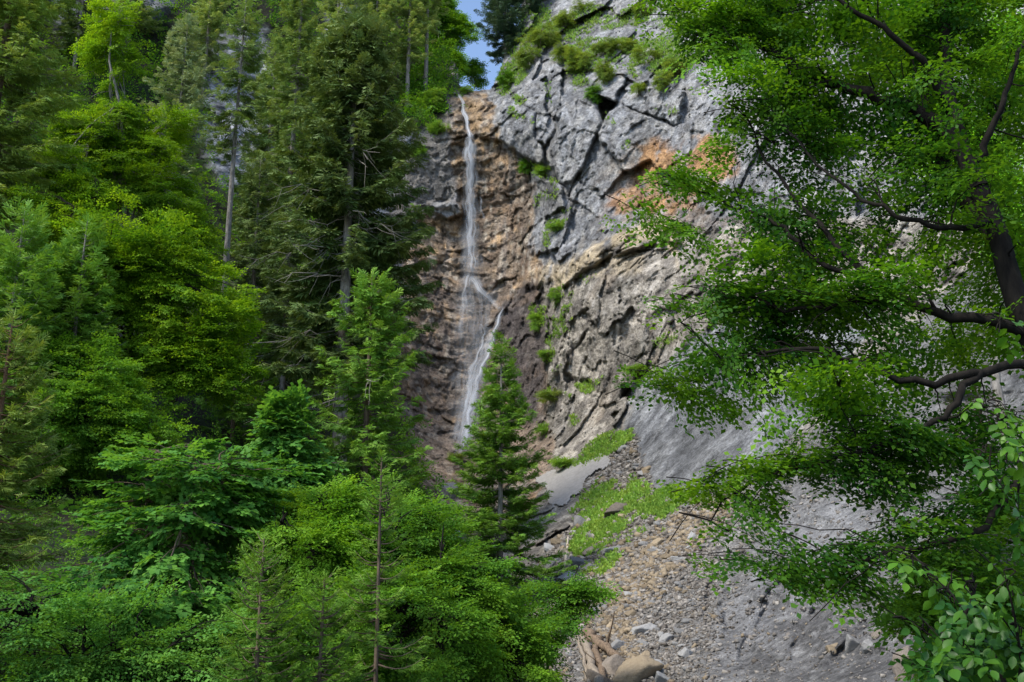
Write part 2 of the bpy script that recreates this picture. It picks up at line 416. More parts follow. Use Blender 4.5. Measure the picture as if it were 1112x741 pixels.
def mixc(c, w, tgt):
    w = np.clip(w, 0, 1)[:, None]
    return c * (1 - w) + np.array(tgt) * w
hr = lambda h, k: rnd(h, k)[:, None]
n_a, n_b, n_c = fbm(p0 * .3, 4, 101), fbm(p0 * 1.1, 4, 102), fbm(p0 * 3.3, 3, 103)
drip = fbm(np.stack([p0[:, 0] * 1.3, p0[:, 1] * .6, p0[:, 2] * .12], 1), 4, 104)
one = np.ones((len(X), 3))
grey = one * (.30, .315, .345)
grey = grey * (.82 + .36 * hr(hA, 9)) * (.86 + .28 * hr(hB, 9)) * (.9 + .2 * hr(hC, 9))
grey = mixc(grey, .55 * sstep(.05, .5, drip), (.46, .46, .47))
grey = mixc(grey, .7 * sstep(.12, .5, -n_b + .3 * n_c - .1), (.10, .105, .11))
grey = mixc(grey, .45 * sstep(.1, .5, n_a), (.40, .38, .34))
grey = grey * slab_tone[:, None]
grey = mixc(grey, .6 * sstep(.1, .45, vnoise(np.stack([p0[:, 0] * .8, p0[:, 1] * .5, p0[:, 2] * .22], 1), 111)), (.155, .16, .175))
grey = mixc(grey, .55 * sstep(.2, .5, vnoise(p0 * 2.4, 112)), (.48, .48, .475))
grey = mixc(grey, .55 * sstep(.2, .5, vnoise(p0 * 2.0, 113)), (.13, .13, .135))
brown = one * (.20, .152, .108)
brown = brown * (.72 + .56 * hr(shA, 9)) * (.8 + .4 * hr(hC, 8)) * (.85 + .3 * hr(hD, 8))
brown = mixc(brown, .7 * sstep(.05, .45, strata * 1.2 + .3 * n_b), (.36, .235, .13))
brown = mixc(brown, .65 * sstep(.05, .4, -n_b), (.085, .062, .05))
brown = mixc(brown, .5 * sstep(.25, .6, n_c), (.34, .30, .25))
ledge = sstep(.15, .5, vnoise(np.stack([p0[:, 0] * .16, p0[:, 1] * .1, zb * .95], 1), 57))
brown = mixc(brown, .75 * ledge * sstep(-.3, .3, n_b), (.44, .29, .155))
brown = mixc(brown, .6 * sstep(.0, .4, vnoise(p0 * .55, 58)) * (1 - ledge), (.13, .085, .055))
brown = mixc(brown, .6 * sstep(.28, .5, vnoise(p0 * 1.9, 59)), (.42, .37, .30))
brown = mixc(brown, .6 * sstep(.0, .4, drip), (.17, .155, .14)); brown = mixc(brown, .55 * sstep(.05, .4, -drip), (.10, .08, .065))
wet = poly_w(wx, wy, [(470,320),(520,300),(560,330),(600,330),(600,480),(430,520),(440,400)], 12) * z_brown
brown = mixc(brown, .42 * wet, (.105, .088, .08))
fallw = 1 - sstep(5, 17, line_d(wx, wy, [(503,105),(510,152),(511,300),(520,350),(512,440),(500,500)]))
brown = brown * (1 - .38 * fallw)[:, None]
dk = poly_w(wx, wy, [(548,330),(585,300),(598,340),(590,420),(585,470),(560,470),(552,400)], 7)
brown = mixc(brown, .75 * dk, (.055, .048, .05))
pink = poly_w(wx, wy, [(430,470),(500,480),(480,530),(430,530)], 6) + poly_w(wx, wy, [(560,440),(590,470),(620,500),(600,530),(560,520)], 6)
brown = mixc(brown, .55 * np.clip(pink, 0, 1), (.30, .225, .165))
butt = one * (.232, .210, .178)
butt = butt * (.7 + .6 * hr(khA, 9)) * (.8 + .4 * hr(hC, 7)) * (.85 + .3 * hr(hD, 7))
butt = mixc(butt, .6 * sstep(.05, .45, -n_b), (.075, .066, .062))
butt = mixc(butt, .6 * sstep(.1, .5, n_b + .3 * n_a), (.36, .335, .30))
butt = mixc(butt, .3 * sstep(.2, .5, n_a), (.27, .21, .145))
run1 = vnoise(ru * np.array([.5, .4, 4.5]), 75); run2 = vnoise(ru * np.array([1.2, .9, 11.]), 76)
slick = one * (.25, .257, .268)
slick = mixc(slick, .55 * sstep(.0, .5, run1), (.38, .385, .39)); slick = mixc(slick, .6 * sstep(.05, .5, -run1 - .4 * run2), (.12, .125, .135))
slick = mixc(slick, .6 * sstep(0, .4, -slick_d * 2), (.15, .155, .165)); slick = mixc(slick, .5 * sstep(.1, .5, slick_d * 2), (.36, .365, .37))
slick = mixc(slick, .55 * poly_w(wx, wy, [(690,520),(702,470),(760,450),(830,440),(800,540),(730,560)], 14), (.125, .125, .125))
C_ = grey * z_grey[:, None] * np.array((1.05, 1.02, .97)) + 1.5 * brown * (z_brown)[:, None] + 1.5 * butt * z_butt[:, None]
C_ = C_ * 1
C_ = C_ + (.5 * grey + .5 * brown) * np.clip(z_rock - z_grey - z_brown - z_butt, 0, 1)[:, None]
C_ = mixc(C_, z_slick, (0, 0, 0)) + slick * z_slick[:, None]
C_ = mixc(C_, .9 * z_lface, (0, 0, 0)) + .9 * z_lface[:, None] * (np.array((.27, .25, .225)) * (.8 + .3 * drip[:, None]))
C_ = mixc(C_, .9 * poly_w(wx, wy, [(466,222),(484,217),(502,222),(503,233),(486,238),(468,232)], 2), (.34, .335, .33))
ox, oy = wx + 10 * fbm(p0 * .8, 4, 121), wy + 10 * fbm(p0 * .8, 4, 122)
orange = np.maximum.reduce([blob(ox, oy, 712, 180, 26, 34, .5), .85 * blob(ox, oy, 690, 212, 36, 20, -.5), blob(ox, oy, 716, 222, 24, 16), blob(ox, oy, 770, 175, 34, 30), .8 * blob(ox, oy, 745, 215, 22, 20)])
C_ = mixc(C_, .92 * orange * sstep(-.45, .35, n_b + .5 * n_c + .9 * orange - .45), (.46, .245, .10))
C_ = mixc(C_, .5 * orange * sstep(.0, .4, -n_a), (.36, .15, .07))
wash = np.maximum.reduce([blob(ox, oy, 705, 205, 62, 50, -.4), blob(ox, oy, 720, 235, 40, 34), .7 * blob(ox, oy, 680, 240, 40, 22, -.4)])
C_ = mixc(C_, .42 * wash * sstep(-.4, .5, n_b - .5 * n_c), (.40, .26, .14))
tan = poly_w(wx, wy, [(604,300),(640,268),(700,243),(730,240),(740,290),(715,262),(680,266),(640,286),(612,312),(596,312)], 4) + .8 * poly_w(wx, wy, [(576,296),(600,284),(612,290),(604,304),(580,310)], 3) + .6 * poly_w(wx, wy, [(630,262),(690,262),(700,300),(640,300)], 6)
C_ = mixc(C_, .85 * np.clip(tan, 0, 1) * sstep(-.5, .1, n_b), (.56, .45, .29))
C_ = mixc(C_, .8 * poly_w(wx, wy, [(496,103),(530,103),(545,150),(520,152),(497,150)], 4) * sstep(-.3, .3, n_b), (.40, .27, .15))
C_ = C_ * (1 - .3 * joint[:, None])
C_ = C_ * (1 - .3 * np.clip(cA * z_grey + .6 * cB * z_grey + scA * z_brown * .8 + kcA * z_butt * (1 - z_slick), 0, 1))[:, None]
# scree and marl
scree = one * (.225, .215, .20)
scree = scree * (.65 + .7 * hr(hD, 5)) * (.8 + .4 * hr(hC, 5))
rust = poly_w(wx, wy, [(655,640),(690,600),(740,560),(790,530),(800,560),(750,600),(700,660),(680,741),(640,741)], 12)
scree = mixc(scree, .6 * rust * sstep(-.1, .4, n_b + .2), (.30, .225, .14))
marlc = one * (.165, .16, .157)
marlc = marlc * (.75 + .5 * hr(hD, 6))
rill = np.zeros(len(X))
for cx, cy, rx, ry in [(800,660,22,36),(774,645,9,36),(838,655,11,42),(818,690,10,40),(870,700,13,32)]: rill = np.maximum(rill, blob(wx, wy, cx, cy, rx, ry, .25))
marlc = mixc(marlc, .4 * rill * sstep(-.3, .3, n_b), (.075, .072, .07))  # dug hollows darkened in the colour too, shading their relief
mru = rotxz(p0, math.radians(48)); mr1 = vnoise(np.stack([mru[:, 0] * .5, mru[:, 1] * .3, mru[:, 2] * 4.], 1), 77)
marlc = mixc(marlc, .5 * sstep(.0, .5, mr1), (.26, .255, .25)); marlc = mixc(marlc, .5 * sstep(.05, .5, -mr1), (.10, .097, .095)); marlc = mixc(marlc, .6 * sstep(.3, .6, n_c), (.33, .325, .315))
marlc = mixc(marlc, .6 * sstep(0, .5, ml_d), (.225, .22, .215)); marlc = mixc(marlc, .6 * sstep(.05, .4, -n_b), (.085, .082, .082))
marlc = mixc(marlc, .5 * sstep(.15, .5, n_a), (.30, .30, .305))
sc = scree * (1 - marl)[:, None] + marlc * marl[:, None]
C_ = C_ * (1 - z_scree * (1 - z_slick))[:, None] + sc * (z_scree * (1 - z_slick))[:, None]
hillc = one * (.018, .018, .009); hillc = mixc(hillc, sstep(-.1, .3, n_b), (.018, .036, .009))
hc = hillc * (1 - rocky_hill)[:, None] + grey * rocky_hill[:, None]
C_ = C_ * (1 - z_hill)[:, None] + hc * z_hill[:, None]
# grass and herbs growing on ledges and on the fan
GRASS = [(612,350,10,24,.2,.8),(640,420,16,8,-.3,.8),(625,458,10,8,0,.7),(597,360,8,20,0,.8),(640,300,12,6,-.4,.6),(600,215,9,10,0,.7),(615,232,8,6,0,.7),(590,262,8,14,.2,.7),(660,130,7,12,0,.5),(595,100,6,16,0,.6),(725,120,18,8,.3,.6),(560,125,12,6,.4,.8),(680,160,6,10,0,.5),(720,372,20,8,-.4,.7),(640,60,46,20,0,.9),(610,35,44,16,0,.9),(660,20,60,16,0,.85),(720,60,60,26,0,.9),(700,95,24,10,0,.7),(740,20,50,20,0,.8),(560,75,16,26,.3,.95),(575,25,40,24,0,1.),(625,85,14,14,0,.8),(570,50,34,16,-.2,.9),(590,28,26,14,-.3,.9),(618,22,12,8,0,.8),(690,48,40,9,.05,.85),(700,70,36,9,.2,.7),(690,76,10,9,0,.8),(560,110,14,5,.2,.9),(548,95,10,16,0,.8),(640,25,40,5,-.2,.6),
 (585,187,20,7,.5,1),(570,178,12,8,.3,.9),(600,200,10,5,.5,.9),(602,247,14,7,-.3,1),(572,250,7,14,0,.5),(583,345,9,16,0,.9),(606,318,9,12,0,.7),(596,384,12,8,0,.9),(600,430,22,6,.1,1),(690,403,18,5,-.2,.9),(592,466,8,6,0,.8),
 (606,400,8,6,0,.7),(620,330,10,20,.2,.35),(770,330,26,10,-.3,.6),(575,130,8,5,0,.5),(585,215,7,9,0,.6),
 (660,482,36,14,-.45,1.3),(640,500,22,9,-.4,1.1),(655,560,44,36,-.75,1.25),(690,540,26,22,-.7,1.2),(640,590,30,20,-.5,1.25),(720,548,44,14,-.45,1.15),(610,505,16,8,0,.9),(652,615,28,16,-.5,1.0),(700,580,30,16,-.5,.4),
 (465,105,16,26,.2,1),(475,138,14,8,.4,1),(450,160,14,14,0,.7),(478,95,14,12,0,.9),(506,98,9,3,0,.9),(452,250,10,6,0,.7),(455,222,8,8,0,.6)]
gw = np.zeros(len(X))
for cx, cy, rx, ry, ro, st in GRASS:
    gw = np.maximum(gw, st * blob(wx, wy, cx, cy, rx, ry, ro))
gw = gw * sstep(-.22, .22, n_b + .6 * n_c + gw * .7 - .45)
gw = np.clip(gw, 0, 1)
C_ = mixc(C_, .8 * gw, (.075, .10, .028))
C_ = np.clip(C_ * .80, .006, .8)

# --- cut the notch of sky and split in three
sky_py = np.interp(gx, [-400, 470, 492, 500, 512, 532, 541, 550, 565, 590, 1500], [-999, -999, 30, 92, 98, 97, 80, 52, 20, -999, -999])
idx = np.arange(nx * ny).reshape(ny, nx)
quad = np.stack([idx[:-1, :-1], idx[1:, :-1], idx[1:, 1:], idx[:-1, 1:]], -1).reshape(-1, 4)
vis = (GY >= sky_py[None, :]).ravel()
keep = vis[quad].all(1); quad = quad[keep]
zone = np.argmax(np.stack([z_rock, z_scree, z_hill]), 0)[quad[:, 0]]
M_rock = mat_terrain('rock_face', 4.5, .85, .22); M_scree = mat_terrain('scree_ground', 14.0, .85, .06); M_hill = mat_terrain('forest_floor', 3.0, .6, .2)
for k, (nm, mt) in enumerate([('cliff', M_rock), ('scree_slope', M_scree), ('hillside', M_hill)]):
    q = quad[zone == k]
    u, inv = np.unique(q, return_inverse=True)
    o = obj(nm, mesh_np(nm, TP[u], inv.reshape(-1, 4), mt, colr=C_[u], smooth=True)); o['kind'] = 'structure'
# ground sheet below everything, out to the horizon
gs = 1500.0
o = obj('ground', mesh_np('ground', np.array([(-gs, -gs, -2.6), (gs, -gs, -2.6), (gs, gs, -2.6), (-gs, gs, -2.6)]), np.array([[0, 1, 2, 3]]), M_hill, colr=np.array([[.04, .045, .02]] * 4))); o['kind'] = 'structure'

bvh = BVHTree.FromPolygons(TP.tolist(), quad.tolist())
def ground_z(x, y, hi=200.0):
    h = bvh.ray_cast(Vector((x, y, hi)), Vector((0, 0, -1)))
    zmin = None; z = hi
    # lowest hit below overhangs is the ground; take the last one
    while h[0] is not None:
        zmin = h[0].z; h = bvh.ray_cast(Vector((x, y, zmin - .05)), Vector((0, 0, -1)))
    return zmin if zmin is not None else -2.6
def surf(px, py):
    """first terrain point met from the viewpoint in a surveyed direction, with its normal"""
    d = Vector(P(px, py, 1.0) - CAM).normalized()
    h = bvh.ray_cast(Vector(CAM), d)
    return (np.array(h[0]), np.array(h[1])) if h[0] is not None else (P(px, py, 90.), np.array((0, -1, 0)))
# ------------------------------------------------------------------ builders for wood and foliage
class Bag:
    def __init__(s): s.V = []; s.F = {}; s.T = []; s.n = 0
    def add(s, V, F, T=None):
        V = np.asarray(V, np.float32).reshape(-1, 3); F = np.asarray(F, np.int64)
        s.V.append(V); s.F.setdefault(F.shape[1], []).append(F + s.n)
        s.T.append(np.full(len(V), .5, np.float32) if T is None else np.asarray(T, np.float32)); s.n += len(V)
    def mesh(s, name, mat, smooth=False):
        return mesh_np(name, np.concatenate(s.V), [np.concatenate(f) for f in s.F.values()], mat, tint=np.concatenate(s.T), smooth=smooth)

def tube(bag, pts, rad, sides=6, cap=False):
    pts = np.asarray(pts, float); k = len(pts); rad = np.broadcast_to(np.asarray(rad, float), (k,))
    t = np.gradient(pts, axis=0); t /= np.linalg.norm(t, axis=1)[:, None] + 1e-9
    ref = np.array([1., 0, 0]) if abs(t[0, 0]) < .8 else np.array([0, 1., 0])
    a = np.cross(t, ref); a /= np.linalg.norm(a, axis=1)[:, None] + 1e-9; b = np.cross(t, a)
    th = np.arange(sides) * 2 * math.pi / sides
    V = pts[:, None] + rad[:, None, None] * (a[:, None] * np.cos(th)[None, :, None] + b[:, None] * np.sin(th)[None, :, None])
    i = np.arange(k - 1)[:, None] * sides; j = np.arange(sides)[None]; j2 = (j + 1) % sides
    Fq = np.stack([i + j, i + j2, i + sides + j2, i + sides + j], -1).reshape(-1, 4)
    bag.add(V, Fq)

def bend(p0, p1, sag, n, wob=0., r=rng):
    """curved path from p0 to p1, bulging by sag along z"""
    t = np.linspace(0, 1, n)[:, None]
    p = p0 + (p1 - p0) * t
    p[:, 2] += sag * 4 * (t * (1 - t))[:, 0]
    if wob: p[1:-1] += r.normal(0, wob, (n - 2, 3)) if n > 2 else 0
    return p

def frames(d, up):
    """columns: side, forward, normal"""
    d = d / (np.linalg.norm(d, axis=1)[:, None] + 1e-9)
    s = np.cross(d, up); s /= np.linalg.norm(s, axis=1)[:, None] + 1e-9
    n = np.cross(s, d)
    return np.stack([s, d, n], -1)

def stamp(bag, tmpl, pos, R, sc, tint):
    """copy a template (V,F,t) to many places"""
    TV, TF, TT = tmpl; m = len(pos)
    V = np.einsum('mij,nj->mni', R, TV) * np.asarray(sc)[:, None, None] + pos[:, None]
    Fo = TF[None] + (np.arange(m) * len(TV))[:, None, None]
    T = np.clip(np.asarray(tint)[:, None] + TT[None], 0, 1)
    bag.add(V.reshape(-1, 3), Fo.reshape(-1, TF.shape[1]), T.ravel())

def leaf_spray(seed, leaf=.09, L=.55, nmain=7, nside=4, nl=4, spread=.95, tilt=.45, wl=.62, cup=.12):
    """flat alternate-leaved spray of unit-ish length along +y, leaves as folded rhombs"""
    r = np.random.default_rng(seed); V = []; Fq = []; T = []
    def leaf_at(p, ang, s):
        d = np.array([math.sin(ang), math.cos(ang), r.normal(0, tilt * .5) - .12]); d /= np.linalg.norm(d)
        w = np.cross(d, [0, 0, 1]); w /= np.linalg.norm(w); w = w + np.array([0, 0, r.normal(0, tilt)]); w /= np.linalg.norm(w)
        n = np.cross(w, d); l = s * r.uniform(.55, 1.3); b = len(V)
        V.extend([p, p + d * l * .5 - w * l * wl * .5 + n * l * cup, p + d * l, p + d * l * .5 + w * l * wl * .5 + n * l * cup])
        Fq.append([b, b + 1, b + 2, b + 3]); t = r.normal(0, .13); T.extend([t] * 4)
    for k in range(nmain):
        y = L * (k + .6) / nmain
        leaf_at(np.array([0, y, 0.]), (spread if k % 2 else -spread) * r.uniform(.6, 1.15), leaf)
    leaf_at(np.array([0, L, 0.]), 0., leaf)
    for k in range(nside):
        sgn = 1 if k % 2 else -1
        b = np.array([0, L * (k + .4) / (nside + .8), 0.]); a = sgn * r.uniform(.6, .95)
        for j in range(nl):
            q = b + np.array([math.sin(a), math.cos(a), -.08]) * L * .15 * (j + 1) * r.uniform(.85, 1.1)
            leaf_at(q, a + (spread if j % 2 else -spread) * r.uniform(.4, 1), leaf)
    return np.array(V), np.array(Fq), np.array(T)

def needle_spray(seed, L=.5, w=.05, ns=6, droop=.15):
    """a spruce or fir twig: a strip with shorter strips either side"""
    r = np.random.default_rng(seed); V = []; Fq = []; T = []
    def strip(p, d, l, ww, t0):
        s = np.cross(d, [0, 0, 1.]); s /= np.linalg.norm(s) + 1e-9
        s = s * math.cos(.5) + np.array([0, 0, 1.]) * r.normal(0, .5)
        b = len(V); m = p + d * l * .55
        V.extend([p - s * ww * .35, m - s * ww * .5, p + d * l, m + s * ww * .5 ])
        Fq.append([b, b + 1, b + 2, b + 3]); T.extend([t0 - .08, t0, t0 + .18, t0])
    strip(np.zeros(3), np.array([0, 1., -droop * .5]), L, w * 1.2, 0)
    for k in range(ns):
        sg = 1 if k % 2 else -1; y = L * (.12 + .72 * k / ns)
        a = sg * r.uniform(.65, 1.05); l = L * (.62 - .4 * k / ns) * r.uniform(.8, 1.15)
        d = np.array([math.sin(a), math.cos(a), -droop + r.normal(0, .2)]); d /= np.linalg.norm(d)
        strip(np.array([0, y, -droop * y * .5]), d, l, w, r.normal(0, .08))
    return np.array(V), np.array(Fq), np.array(T)

LS_BEECH = [leaf_spray(i, .085, .5, 7, 4, 4) for i in range(5)]
LS_FAR = [leaf_spray(20 + i, .115, .55, 7, 4, 3, tilt=.5) for i in range(5)]
LS_MAPLE = [leaf_spray(40 + i, .16, .55, 5, 3, 2, wl=.85, tilt=.3) for i in range(5)]
LS_NEAR = [leaf_spray(60 + i, .072, .42, 9, 4, 3, tilt=.4, wl=.64, cup=.1) for i in range(6)]
NS_FAR = [needle_spray(i, .72, .062, 13, .2) for i in range(5)]
NS_MID = [needle_spray(10 + i, .55, .045, 13, .12) for i in range(5)]
NS_NEAR = [needle_spray(20 + i, .36, .024, 14, .08) for i in range(5)]

def conifer(name, label, group, x, y, z_top, mat, bark, width, base_frac=.15, bare=.0, ns=NS_FAR, whorl=.42, per=5, droop=.35, spacing=.125, seed=0, trunk_r=None,
            profile=None, drop_frac=0., tw=1.0, dead=0, lean=(0, 0), z0=None, hang=.25, cat='spruce tree', lo_len=.5, gap=None):
    r = np.random.default_rng(1000 + seed)
    zb = ground_z(x, y) - .2 if z0 is None else z0
    H = z_top - zb
    root = thing(name, label, cat, (x, y, zb), group)
    wood = Bag(); leaf = Bag(); dbag = Bag()
    tr = trunk_r or H * .011 + .03
    n = 14; t = np.linspace(0, 1, n)
    ax = np.stack([lean[0] * H * t ** 1.3 + .05 * np.sin(t * 5 + seed) * H * .03, lean[1] * H * t, H * t], 1)
    tube(wood, ax, tr * (1 - t) ** .85 + .012, 8)
    axis = lambda h: np.array([np.interp(h, ax[:, 2], ax[:, 0]), np.interp(h, ax[:, 2], ax[:, 1]), h])
    prof = profile or (lambda u: (1 - u) ** .8 * min(1, lo_len + (1 - lo_len) * u / .25))
    pos, dr, upn, sc, ti = [], [], [], [], []
    h = H * base_frac
    while h < H * .985:
        u = (h - H * base_frac) / (H * (1 - base_frac))
        for b in range(per if u < .93 else 4):
            if r.random() < drop_frac * (1 - u * .5) ** 1.5: continue
            az = r.uniform(0, 2 * math.pi)
            if gap and gap[0] < h / H < gap[1] and math.sin(az) < -.35 and r.random() < .7: continue
            L = width * prof(u) * r.uniform(.65, 1.18) + .12
            p0 = axis(h + r.uniform(-.5, .5) * whorl)
            rise = (.55 * u ** 1.5 - droop * (1 - u)) * L
            nn = 6; s = np.linspace(0, 1, nn)
            d = np.array([math.cos(az), math.sin(az), 0])
            path = p0 + d * (s * L)[:, None]
            path[:, 2] += rise * s ** 1.2 + .16 * L * s ** 3 - .1 * L * np.sin(s * math.pi)
            tube(wood, path, (.010 + .014 * L / max(width, 1)) * (1 - s * .8) * (1.3 if ns is NS_FAR else 1), 3)
            m = max(3, int(L / spacing)); ss = r.uniform(bare * .9, 1, m) if bare else np.sort(r.uniform(.1, 1, m))
            pp = np.stack([np.interp(ss, s, path[:, k]) for k in range(3)], 1)
            sg = np.where(np.arange(m) % 2, 1., -1.)
            side = np.cross(d, [0, 0, 1.]) * sg[:, None]
            ww = r.uniform(.35, 1.0, m)[:, None]
            dd = d + side * ww * 1.1 + np.array([0, 0, 1.]) * (r.normal(-hang, .2, m))[:, None]
            pos.append(pp); dr.append(dd); sc.append(tw * r.uniform(.7, 1.25, m) * (1.05 - .45 * ss) * min(1, .45 + L / 1.6))
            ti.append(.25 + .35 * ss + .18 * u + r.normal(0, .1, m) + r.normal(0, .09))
            # end shoot
            pos.append(path[-2:-1]); dr.append(path[-1:] - path[-2:-1] + [0, 0, -.02]); sc.append(np.array([tw * .9])); ti.append(np.array([.75]))
        h += whorl * r.uniform(.8, 1.2) * (1 - .35 * u)
    pos.append(np.array([axis(H * .97)])); dr.append(np.array([[.05, .05, 1.]])); sc.append(np.array([tw])); ti.append(np.array([.7]))
    pos = np.concatenate(pos); dr = np.concatenate(dr); sc = np.concatenate(sc); ti = np.concatenate(ti)
    up = np.tile([0, 0, 1.], (len(pos), 1)) + r.normal(0, .3, (len(pos), 3))
    R = frames(dr, up); pick = r.integers(0, len(ns), len(pos))
    for k in range(len(ns)):
        m = pick == k
        if m.any(): stamp(leaf, ns[k], pos[m], R[m], sc[m], ti[m])
    obj('trunk', wood.mesh('trunk', bark, True), root)
    obj('crown', leaf.mesh('crown', mat), root)
    if dead:
        for k in range(dead):
            dbag = Bag()
            h = H * r.uniform(max(.12, base_frac * .6), .72); az = r.uniform(-2.7, -.4) if k % 2 else r.uniform(0, 6.3)
            L = r.uniform(.5, 1.15) * width; d = np.array([math.cos(az), math.sin(az), 0])
            s = np.linspace(0, 1, 7); path = axis(h) + d * (s * L)[:, None]; path[:, 2] += -.5 * L * s ** 1.4 + .25 * L * s ** 3
            path[1:] += r.normal(0, .04 * L, (6, 3))
            tube(dbag, path, .035 * (1 - s * .85), 4)
            for q in range(4):
                i = r.integers(2, 6); e = path[i] + (d * r.uniform(.2, .5) + r.normal(0, .25, 3)) * L * .6 + [0, 0, -.2 * L]
                tube(dbag, bend(path[i], e, -.05, 4, .02, r), np.linspace(.016, .005, 4), 3)
            obj('dead_branch', dbag.mesh('dead_branch', M_dead), root)
    return root

def fans_to_leaf(bag, wood, r, tips, roots, ln, wd, per, tmpl, tw, tint, droop=.15, up_j=.25, twr=.008, flat=.55, spread_y=.85):
    """each fan: a branchlet from near its root to its tip carrying a flat plate of sprays"""
    pos, dr, sc, ti = [], [], [], []
    for k in range(len(tips)):
        tip = tips[k]; d = tip - roots[k]; dl = np.linalg.norm(d) + 1e-6
        d0 = d / dl; d0[2] *= flat; d0 /= np.linalg.norm(d0) + 1e-9
        L = ln * r.uniform(.7, 1.25)
        base = tip - d0 * L
        base[2] += droop * L * .6
        s = np.linspace(0, 1, 6)
        path = base + (tip - base) * s[:, None]; path[:, 2] += droop * L * .5 * np.sin(s * math.pi)
        tube(wood, path, twr * (1.25 - s) , 3)
        if dl > L * .6:
            tube(wood, bend(roots[k], path[0], .05 * dl, 6, .012 * min(dl, 2.), r), np.linspace(twr * 1.9, twr * 1.25, 6), 4)
        ss = r.uniform(.0, 1, per) ** spread_y
        side = np.cross(d0, [0, 0, 1.]); side /= np.linalg.norm(side) + 1e-9
        off = r.uniform(-1, 1, per) * wd * (1.05 - ss * .8)
        pp = np.stack([np.interp(ss, s, path[:, j]) for j in range(3)], 1) + side * off[:, None]
        pp[:, 2] -= np.abs(off) * droop * .8 + r.normal(0, .04 * L, per)
        dd = d0 + side * (off / wd * 1.1)[:, None] + r.normal(0, .22, (per, 3)); dd[:, 2] -= droop * 1.2
        pos.append(pp); dr.append(dd); sc.append(tw * r.uniform(.75, 1.25, per))
        ti.append(tint[k] + .12 * ss + r.normal(0, .09, per))
    pos = np.concatenate(pos); dr = np.concatenate(dr); sc = np.concatenate(sc); ti = np.concatenate(ti)
    up = np.tile([0, 0, 1.], (len(pos), 1)) + r.normal(0, up_j, (len(pos), 3))
    R = frames(dr, up); pick = r.integers(0, len(tmpl), len(pos))
    for k in range(len(tmpl)):
        m = pick == k
        if m.any(): stamp(bag, tmpl[k], pos[m], R[m], sc[m], ti[m])

def broadleaf(name, label, group, x, y, ells, mat, bark, fans=150, ln=1.4, wd=.7, per=14, tmpl=LS_FAR, tw=1.0, seed=0, trunk_r=.16, stems=1, droop=.15, cat='tree',
              top=None, clump=.35, part='crown', stem_part='trunk', twr=.012, z0=None, shell=.45, up_j=.3, limb_from=.25, wood_wob=.15):
    """ells: list of (centre xyz world, radii xyz)"""
    r = np.random.default_rng(3000 + seed)
    zb = ground_z(x, y) - .15 if z0 is None else z0
    base = np.array([x, y, zb])
    root = thing(name, label, cat, base, group)
    wood = Bag(); leaf = Bag()
    E = [(np.array(c) - base, np.array(q)) for c, q in ells]
    if min(e_[1].min() for e_ in E) > .9:
        E = [(c + q * v, q * r.uniform(.34, .60)) for c, q in E for v in (lambda g: g / np.linalg.norm(g, axis=1)[:, None] * r.uniform(.2, .72, (9, 1)))(r.normal(0, 1, (9, 3)))]
    vol = np.array([q.prod() for _, q in E]) ** .75; vol /= vol.sum()
    hi_c, hi_q = max(E, key=lambda e_: e_[0][2] + .3 * e_[1][2]); ztop = hi_c[2] - .2 * hi_q[2]; cxy = sum(c[:2] * v for (c, q), v in zip(E, vol))
    nodes = []
    for s_ in range(stems):
        t = np.linspace(0, 1, 9)
        e = np.array([cxy[0] + r.normal(0, .12 * stems), cxy[1] + r.normal(0, .12 * stems), ztop * (1 if s_ == 0 else r.uniform(.7, .95))])
        if stems > 1: e[:2] += r.normal(0, .18, 2) * ztop * .5
        e[:2] += hi_c[:2] - cxy
        ax = np.array([r.normal(0, .1) * (stems > 1), r.normal(0, .1) * (stems > 1), 0]) + (e - 0) * t[:, None]
        ax[:, :2] += (cxy * .7 - e[:2] * .5)[None] * np.sin(t * math.pi)[:, None] * .5
        ax[1:-1, :2] += r.normal(0, wood_wob, (7, 2)) * min(1, ztop / 12)
        tube(wood, ax, trunk_r * (1 - t * .85) / (stems ** .5), 8)
        nodes.append(ax[3:])
        for q in range(max(4, int(10 / stems))):
            h = r.uniform(limb_from, .92); p0 = np.array([np.interp(h, t, ax[:, k]) for k in range(3)])
            c, qq = E[r.choice(len(E), p=vol)]
            v = r.normal(0, 1, 3); v /= np.linalg.norm(v); e2 = c + qq * v * .55
            path = bend(p0, e2, .05 * np.linalg.norm(e2 - p0), 8, .012 * np.linalg.norm(e2 - p0), r)
            tube(wood, path, trunk_r * .42 * (1 - h * .5) * (1 - np.linspace(0, .85, 8)) / (stems ** .5), 5)
            nodes.append(path[2:])
    nodes = np.concatenate(nodes)
    tips = []
    while len(tips) < fans:
        c, q = E[r.choice(len(E), p=vol)]
        v = r.normal(0, 1, 3); v /= np.linalg.norm(v); rad = r.uniform(shell, 1.0) ** .6
        p = c + q * v * rad * (1 + .34 * vnoise(((c + q * v) * (1.6 / max(q.mean(), .5)))[None], seed)[0])
        if vnoise((p * .6)[None], seed + 3)[0] < -clump * .6 and r.random() < .8: continue
        tips.append(p)
    tips = np.array(tips)
    j = ((tips[:, None] - nodes[None] + np.array([0, 0, .8])) ** 2).sum(-1).argmin(1)
    tint = .38 + .38 * fbm(tips * .45, 2, seed + 5) + .1 * (tips[:, 2] - tips[:, 2].mean()) / (np.ptp(tips[:, 2]) + .1) + r.normal(0, .09, len(tips))
    rootp = nodes[j] * .75 + np.stack([cxy[0] + 0 * tips[:, 0], cxy[1] + 0 * tips[:, 0], tips[:, 2] - .5], 1) * .25
    fans_to_leaf(leaf, wood, r, tips, rootp, ln, wd, per, tmpl, tw, tint, droop, up_j, twr)
    obj(stem_part, wood.mesh(stem_part, bark, True), root)
    obj(part, leaf.mesh(part, mat), root)
    return root

